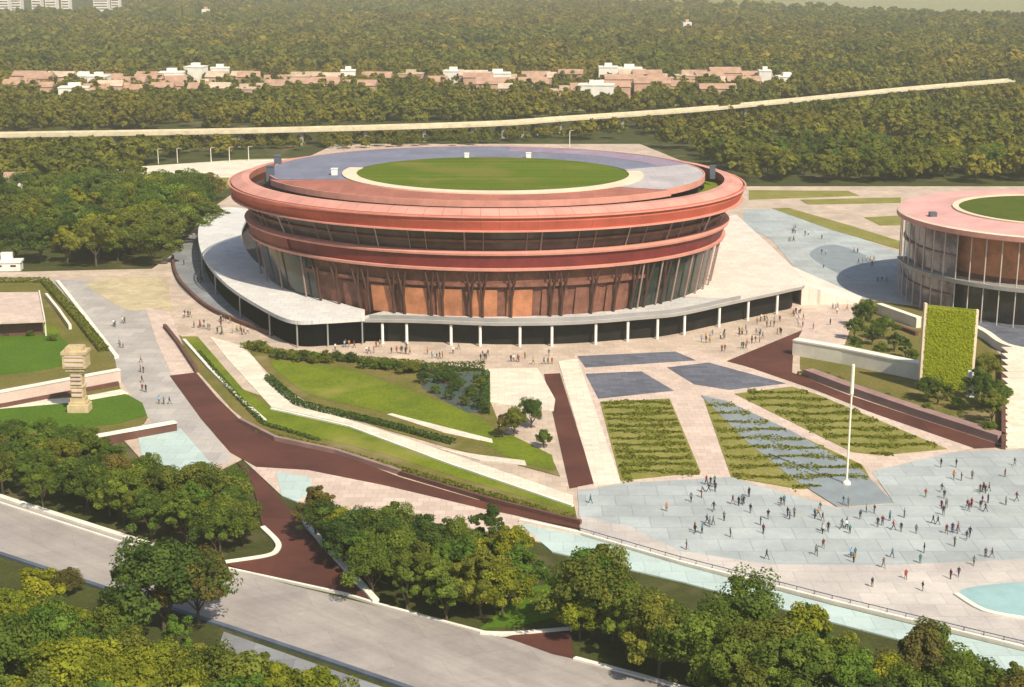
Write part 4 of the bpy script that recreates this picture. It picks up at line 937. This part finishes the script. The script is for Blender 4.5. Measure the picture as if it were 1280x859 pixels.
# ------------------------------------------------------------------ people
CLOTH = {k: plain('cloth_' + k.replace(' ', '_'), v, .1, .9) for k, v in {
    'black': (.02, .02, .022), 'navy': (.02, .03, .08), 'grey': (.18, .18, .19), 'white': (.75, .74, .70), 'teal': (.03, .16, .17), 'maroon': (.15, .02, .03), 'red': (.42, .04, .03),
    'mustard': (.45, .28, .04), 'olive': (.10, .11, .04), 'brown': (.13, .07, .04), 'sky blue': (.25, .42, .6), 'orange': (.55, .2, .05)}.items()}
SKIN = [plain('skin_' + n, c, .05, .6) for n, c in (('tan', (.38, .22, .14)), ('brown', (.2, .11, .07)))]
HAIR = plain('dark_hair', (.015, .012, .01), .1, .6)
def person_mesh(pose):
    # joints: metres, facing -y
    sw = {'standing': 0.03, 'walking': .30, 'striding': .38, 'waiting': .06}[pose]; arm = {'standing': .05, 'walking': .26, 'striding': .34, 'waiting': .18}[pose]
    J = {'pel': ((0, 0, .95), .15), 'wai': ((0, .005, 1.10), .135), 'che': ((0, .01, 1.33), .165), 'nec': ((0, 0, 1.49), .06), 'chin': ((0, -.02, 1.56), .075), 'hed': ((0, -.01, 1.66), .098), 'top': ((0, .01, 1.735), .07), 'nose': ((0, -.115, 1.625), .022)}
    E = [('pel', 'wai'), ('wai', 'che'), ('che', 'nec'), ('nec', 'chin'), ('chin', 'hed'), ('hed', 'top'), ('hed', 'nose')]
    for s, sd in ((-1, 'l'), (1, 'r')):
        f = sw * s
        J['hip'+sd] = ((.095*s, 0, .88), .10); J['kne'+sd] = ((.10*s, -f*.5 - .03, .49), .066); J['ank'+sd] = ((.105*s, -f + .03, .09), .045); J['toe'+sd] = ((.115*s, -f - .14, .035), .036)
        J['sho'+sd] = ((.185*s, .01, 1.42), .065); J['elb'+sd] = ((.235*s, arm*s*.5 + .03, 1.13), .045)
        fa = (.24*s, arm*s*.9 - .08, .88) if pose != 'waiting' else (.12*s, -.22, 1.08)
        J['wri'+sd] = (fa, .032); J['han'+sd] = ((fa[0], fa[1] - .03, fa[2] - .09 if pose != 'waiting' else fa[2] - .02), .036)
        E += [('pel', 'hip'+sd), ('hip'+sd, 'kne'+sd), ('kne'+sd, 'ank'+sd), ('ank'+sd, 'toe'+sd), ('che', 'sho'+sd), ('sho'+sd, 'elb'+sd), ('elb'+sd, 'wri'+sd), ('wri'+sd, 'han'+sd)]
    K = list(J); me = bpy.data.meshes.new('skel'); me.from_pydata([J[k][0] for k in K], [(K.index(a), K.index(b)) for a, b in E], [])
    o = link('skel', me); bpy.context.view_layer.objects.active = o
    md = o.modifiers.new('skin', 'SKIN'); md.use_smooth_shade = True
    for i, k in enumerate(K):
        sv = me.skin_vertices[0].data[i]; r = J[k][1]; sv.radius = (r, r*.8 if k in ('che', 'wai', 'pel') else r); sv.use_root = (k == 'pel')
    sb = o.modifiers.new('sub', 'SUBSURF'); sb.levels = 1
    dg = bpy.context.evaluated_depsgraph_get(); dg.update(); out = bpy.data.meshes.new_from_object(o.evaluated_get(dg)); bpy.data.objects.remove(o)
    out.name = 'person'; zmin = min(v.co.z for v in out.vertices)
    for v in out.vertices: v.co.z -= zmin
    mi = []
    for p in out.polygons:
        c = p.center; m = 0
        if c.z > 1.47: m = 2
        if c.z > 1.66 or (c.z > 1.54 and c.y > .03): m = 3
        elif c.z < .93 and abs(c.x) < .19: m = 1
        if c.z < .10: m = 3
        if abs(c.x) > .19 and c.z < .98 and c.z > .6: m = 2
        mi.append(m)
    out.materials.clear()
    for _ in range(4): out.materials.append(None)
    out.polygons.foreach_set('material_index', mi); out.polygons.foreach_set('use_smooth', [True]*len(mi))
    return out
PM = {k: person_mesh(k) for k in ('standing', 'walking', 'striding', 'waiting')}
DONE = {}
def person(x, y, area, z=0, dark=False):
    W = G(x, y, z); used = DONE.setdefault(area, set())
    tops = ['black', 'navy', 'grey', 'teal', 'maroon', 'black', 'navy'] if dark and random.random() < .8 else list(CLOTH)
    for _ in range(400):
        c = (random.choice(tops), random.choice(['black', 'navy', 'grey', 'brown', 'olive', 'black'] if _ < 200 else list(CLOTH)), random.choice(list(PM)))
        if _ > 60: tops = list(CLOTH)
        if c not in used: break
    used.add(c)
    me = PM[c[2]].copy(); me.materials[0] = CLOTH[c[0]]; me.materials[1] = CLOTH[c[1]]; me.materials[2] = random.choice(SKIN); me.materials[3] = HAIR
    o = link('person', me); o.location = (W[0], W[1], z + .1 if z == 0 else z); o.rotation_euler = (0, 0, random.uniform(0, 6.28)); s = random.uniform(.94, 1.08); o.scale = (s, s, s)
    tag(o, f"person {c[2]} in {c[0]} top and {c[1]} trousers {area}", 'person', 'people around the arenas')
def crowd(poly, n, area, mind=1.0, dark=False, z=0):
    left = n
    for x, y in scatter(poly, mind * 1.6, nmax=n):
        if left <= 0: break
        for k in range(min(left, random.choice((1, 1, 2, 2, 3, 4)))):
            q = PX(x + (random.choice((-1, 1)) * random.uniform(.6, 1.3) if k else 0), y + (random.uniform(-1, 1) if k else 0), 0); person(q[0], q[1], area, z, dark); left -= 1
for x, y in ((738, 630), (833, 640), (858, 688), (893, 610), (892, 640), (905, 652), (936, 622), (954, 668), (958, 700), (960, 650), (987, 650), (1020, 695), (1025, 640), (1028, 668), (1058, 662), (1062, 668), (1075, 650), (1067, 704),
             (1090, 735), (1104, 711), (1112, 652), (1115, 698), (1130, 648), (1132, 725), (1145, 668), (1150, 705), (1155, 692), (1153, 740), (1176, 585), (1177, 616), (1179, 645), (1188, 725), (1198, 722), (1193, 684), (1208, 676), (1211, 640), (1212, 672),
             (1217, 708), (1236, 615), (1257, 632), (1268, 583), (1256, 597), (1215, 600), (1195, 585)):
    person(x, y, 'on the blue grey front plaza', dark=True)
crowd([(760, 625), (900, 605), (1040, 645), (1120, 640), (1200, 580), (1275, 570), (1275, 690), (1000, 700), (860, 680)], 42, 'on the blue grey front plaza', 1.6, True)
crowd([(1010, 640), (1200, 600), (1275, 640), (1275, 700), (1060, 715)], 26, 'on the blue grey front plaza', 1.5, True)
crowd([(860, 432), (920, 398), (985, 385), (1000, 395), (985, 412), (930, 440), (880, 446)], 54, 'on fan shaped paving by podium', 1.2)
crowd([(250, 398), (290, 402), (330, 425), (290, 428), (215, 395)], 28, 'on paving by sunken forecourt', 1.2)
crowd([(400, 432), (690, 440), (690, 458), (420, 440)], 40, 'in front of the arena', 2)
crowd([(990, 372), (1010, 360), (1065, 380), (1048, 425), (1000, 420)], 14, 'on the beige paving by the ramp', 1.4)
crowd([(130, 400), (175, 400), (225, 500), (265, 560), (225, 560), (170, 480)], 16, 'on the grey walk', 1.5)
crowd([(950, 280), (1000, 280), (1120, 340), (1110, 372), (1020, 350)], 26, 'on the pale blue concourse', 1.6)
crowd([(225, 330), (245, 330), (262, 356), (240, 360)], 8, 'inside the sunken forecourt', 1.2, True)

# ------------------------------------------------------------------ air
mb = MB(); mb.box(-3200, 3200, -60, 6500, -1.2, 97)
m = bpy.data.materials.new('haze_air'); m.use_nodes = True; nt = m.node_tree; nt.nodes.clear()
out = nt.nodes.new('ShaderNodeOutputMaterial'); vol = nt.nodes.new('ShaderNodeVolumePrincipled')
vol.inputs['Color'].default_value = (.86, .86, .70, 1); vol.inputs['Density'].default_value = .00017; vol.inputs['Anisotropy'].default_value = 0
nt.links.new(vol.outputs[0], out.inputs['Volume'])
HAZE = True
if HAZE: tag(mb.build('haze', m), kind='stuff')

# ------------------------------------------------------------------ light, sky, camera
SUN_EL, SUN_AZ = math.radians(48), math.radians(146)     # azimuth clockwise from +y: the sun stands behind the camera's right shoulder
w = bpy.data.worlds.new('World'); scn.world = w; w.use_nodes = True; nt = w.node_tree
sky = nt.nodes.new('ShaderNodeTexSky'); sky.sky_type = 'NISHITA'; sky.sun_disc = False; sky.sun_elevation = SUN_EL; sky.sun_rotation = SUN_AZ
sky.air_density = 1.0; sky.dust_density = 2.0
bg = nt.nodes['Background']; bg.inputs['Strength'].default_value = .115; nt.links.new(sky.outputs[0], bg.inputs['Color'])
L = bpy.data.lights.new('sun', 'SUN'); L.energy = 5.0; L.angle = math.radians(.6); L.color = (1, .90, .74)
so = bpy.data.objects.new('sun', L); COL.objects.link(so)
d = Vector((math.sin(SUN_AZ)*math.cos(SUN_EL), math.cos(SUN_AZ)*math.cos(SUN_EL), math.sin(SUN_EL)))
so.rotation_euler = d.to_track_quat('Z', 'Y').to_euler(); so.location = (100, 0, 300)
cam = bpy.data.cameras.new('camera'); co = bpy.data.objects.new('camera', cam); COL.objects.link(co)
cam.sensor_fit = 'HORIZONTAL'; cam.sensor_width = 36; cam.lens = 36 * FPX / 1280; cam.clip_end = 30000; cam.clip_start = 1
co.location = (0, 0, CAMH); co.rotation_euler = (math.pi/2 - TH, 0, 0); scn.camera = co
vs = scn.view_settings; vs.view_transform = 'Standard'; vs.look = 'None'; vs.exposure = 0.2; vs.gamma = 1; vs.use_curve_mapping = False
scn.render.engine = 'CYCLES'; cy = scn.cycles; cy.use_denoising = True; cy.max_bounces = 6; cy.transparent_max_bounces = 4; cy.volume_bounces = 0
cy.use_adaptive_sampling = True; cy.adaptive_threshold = .02
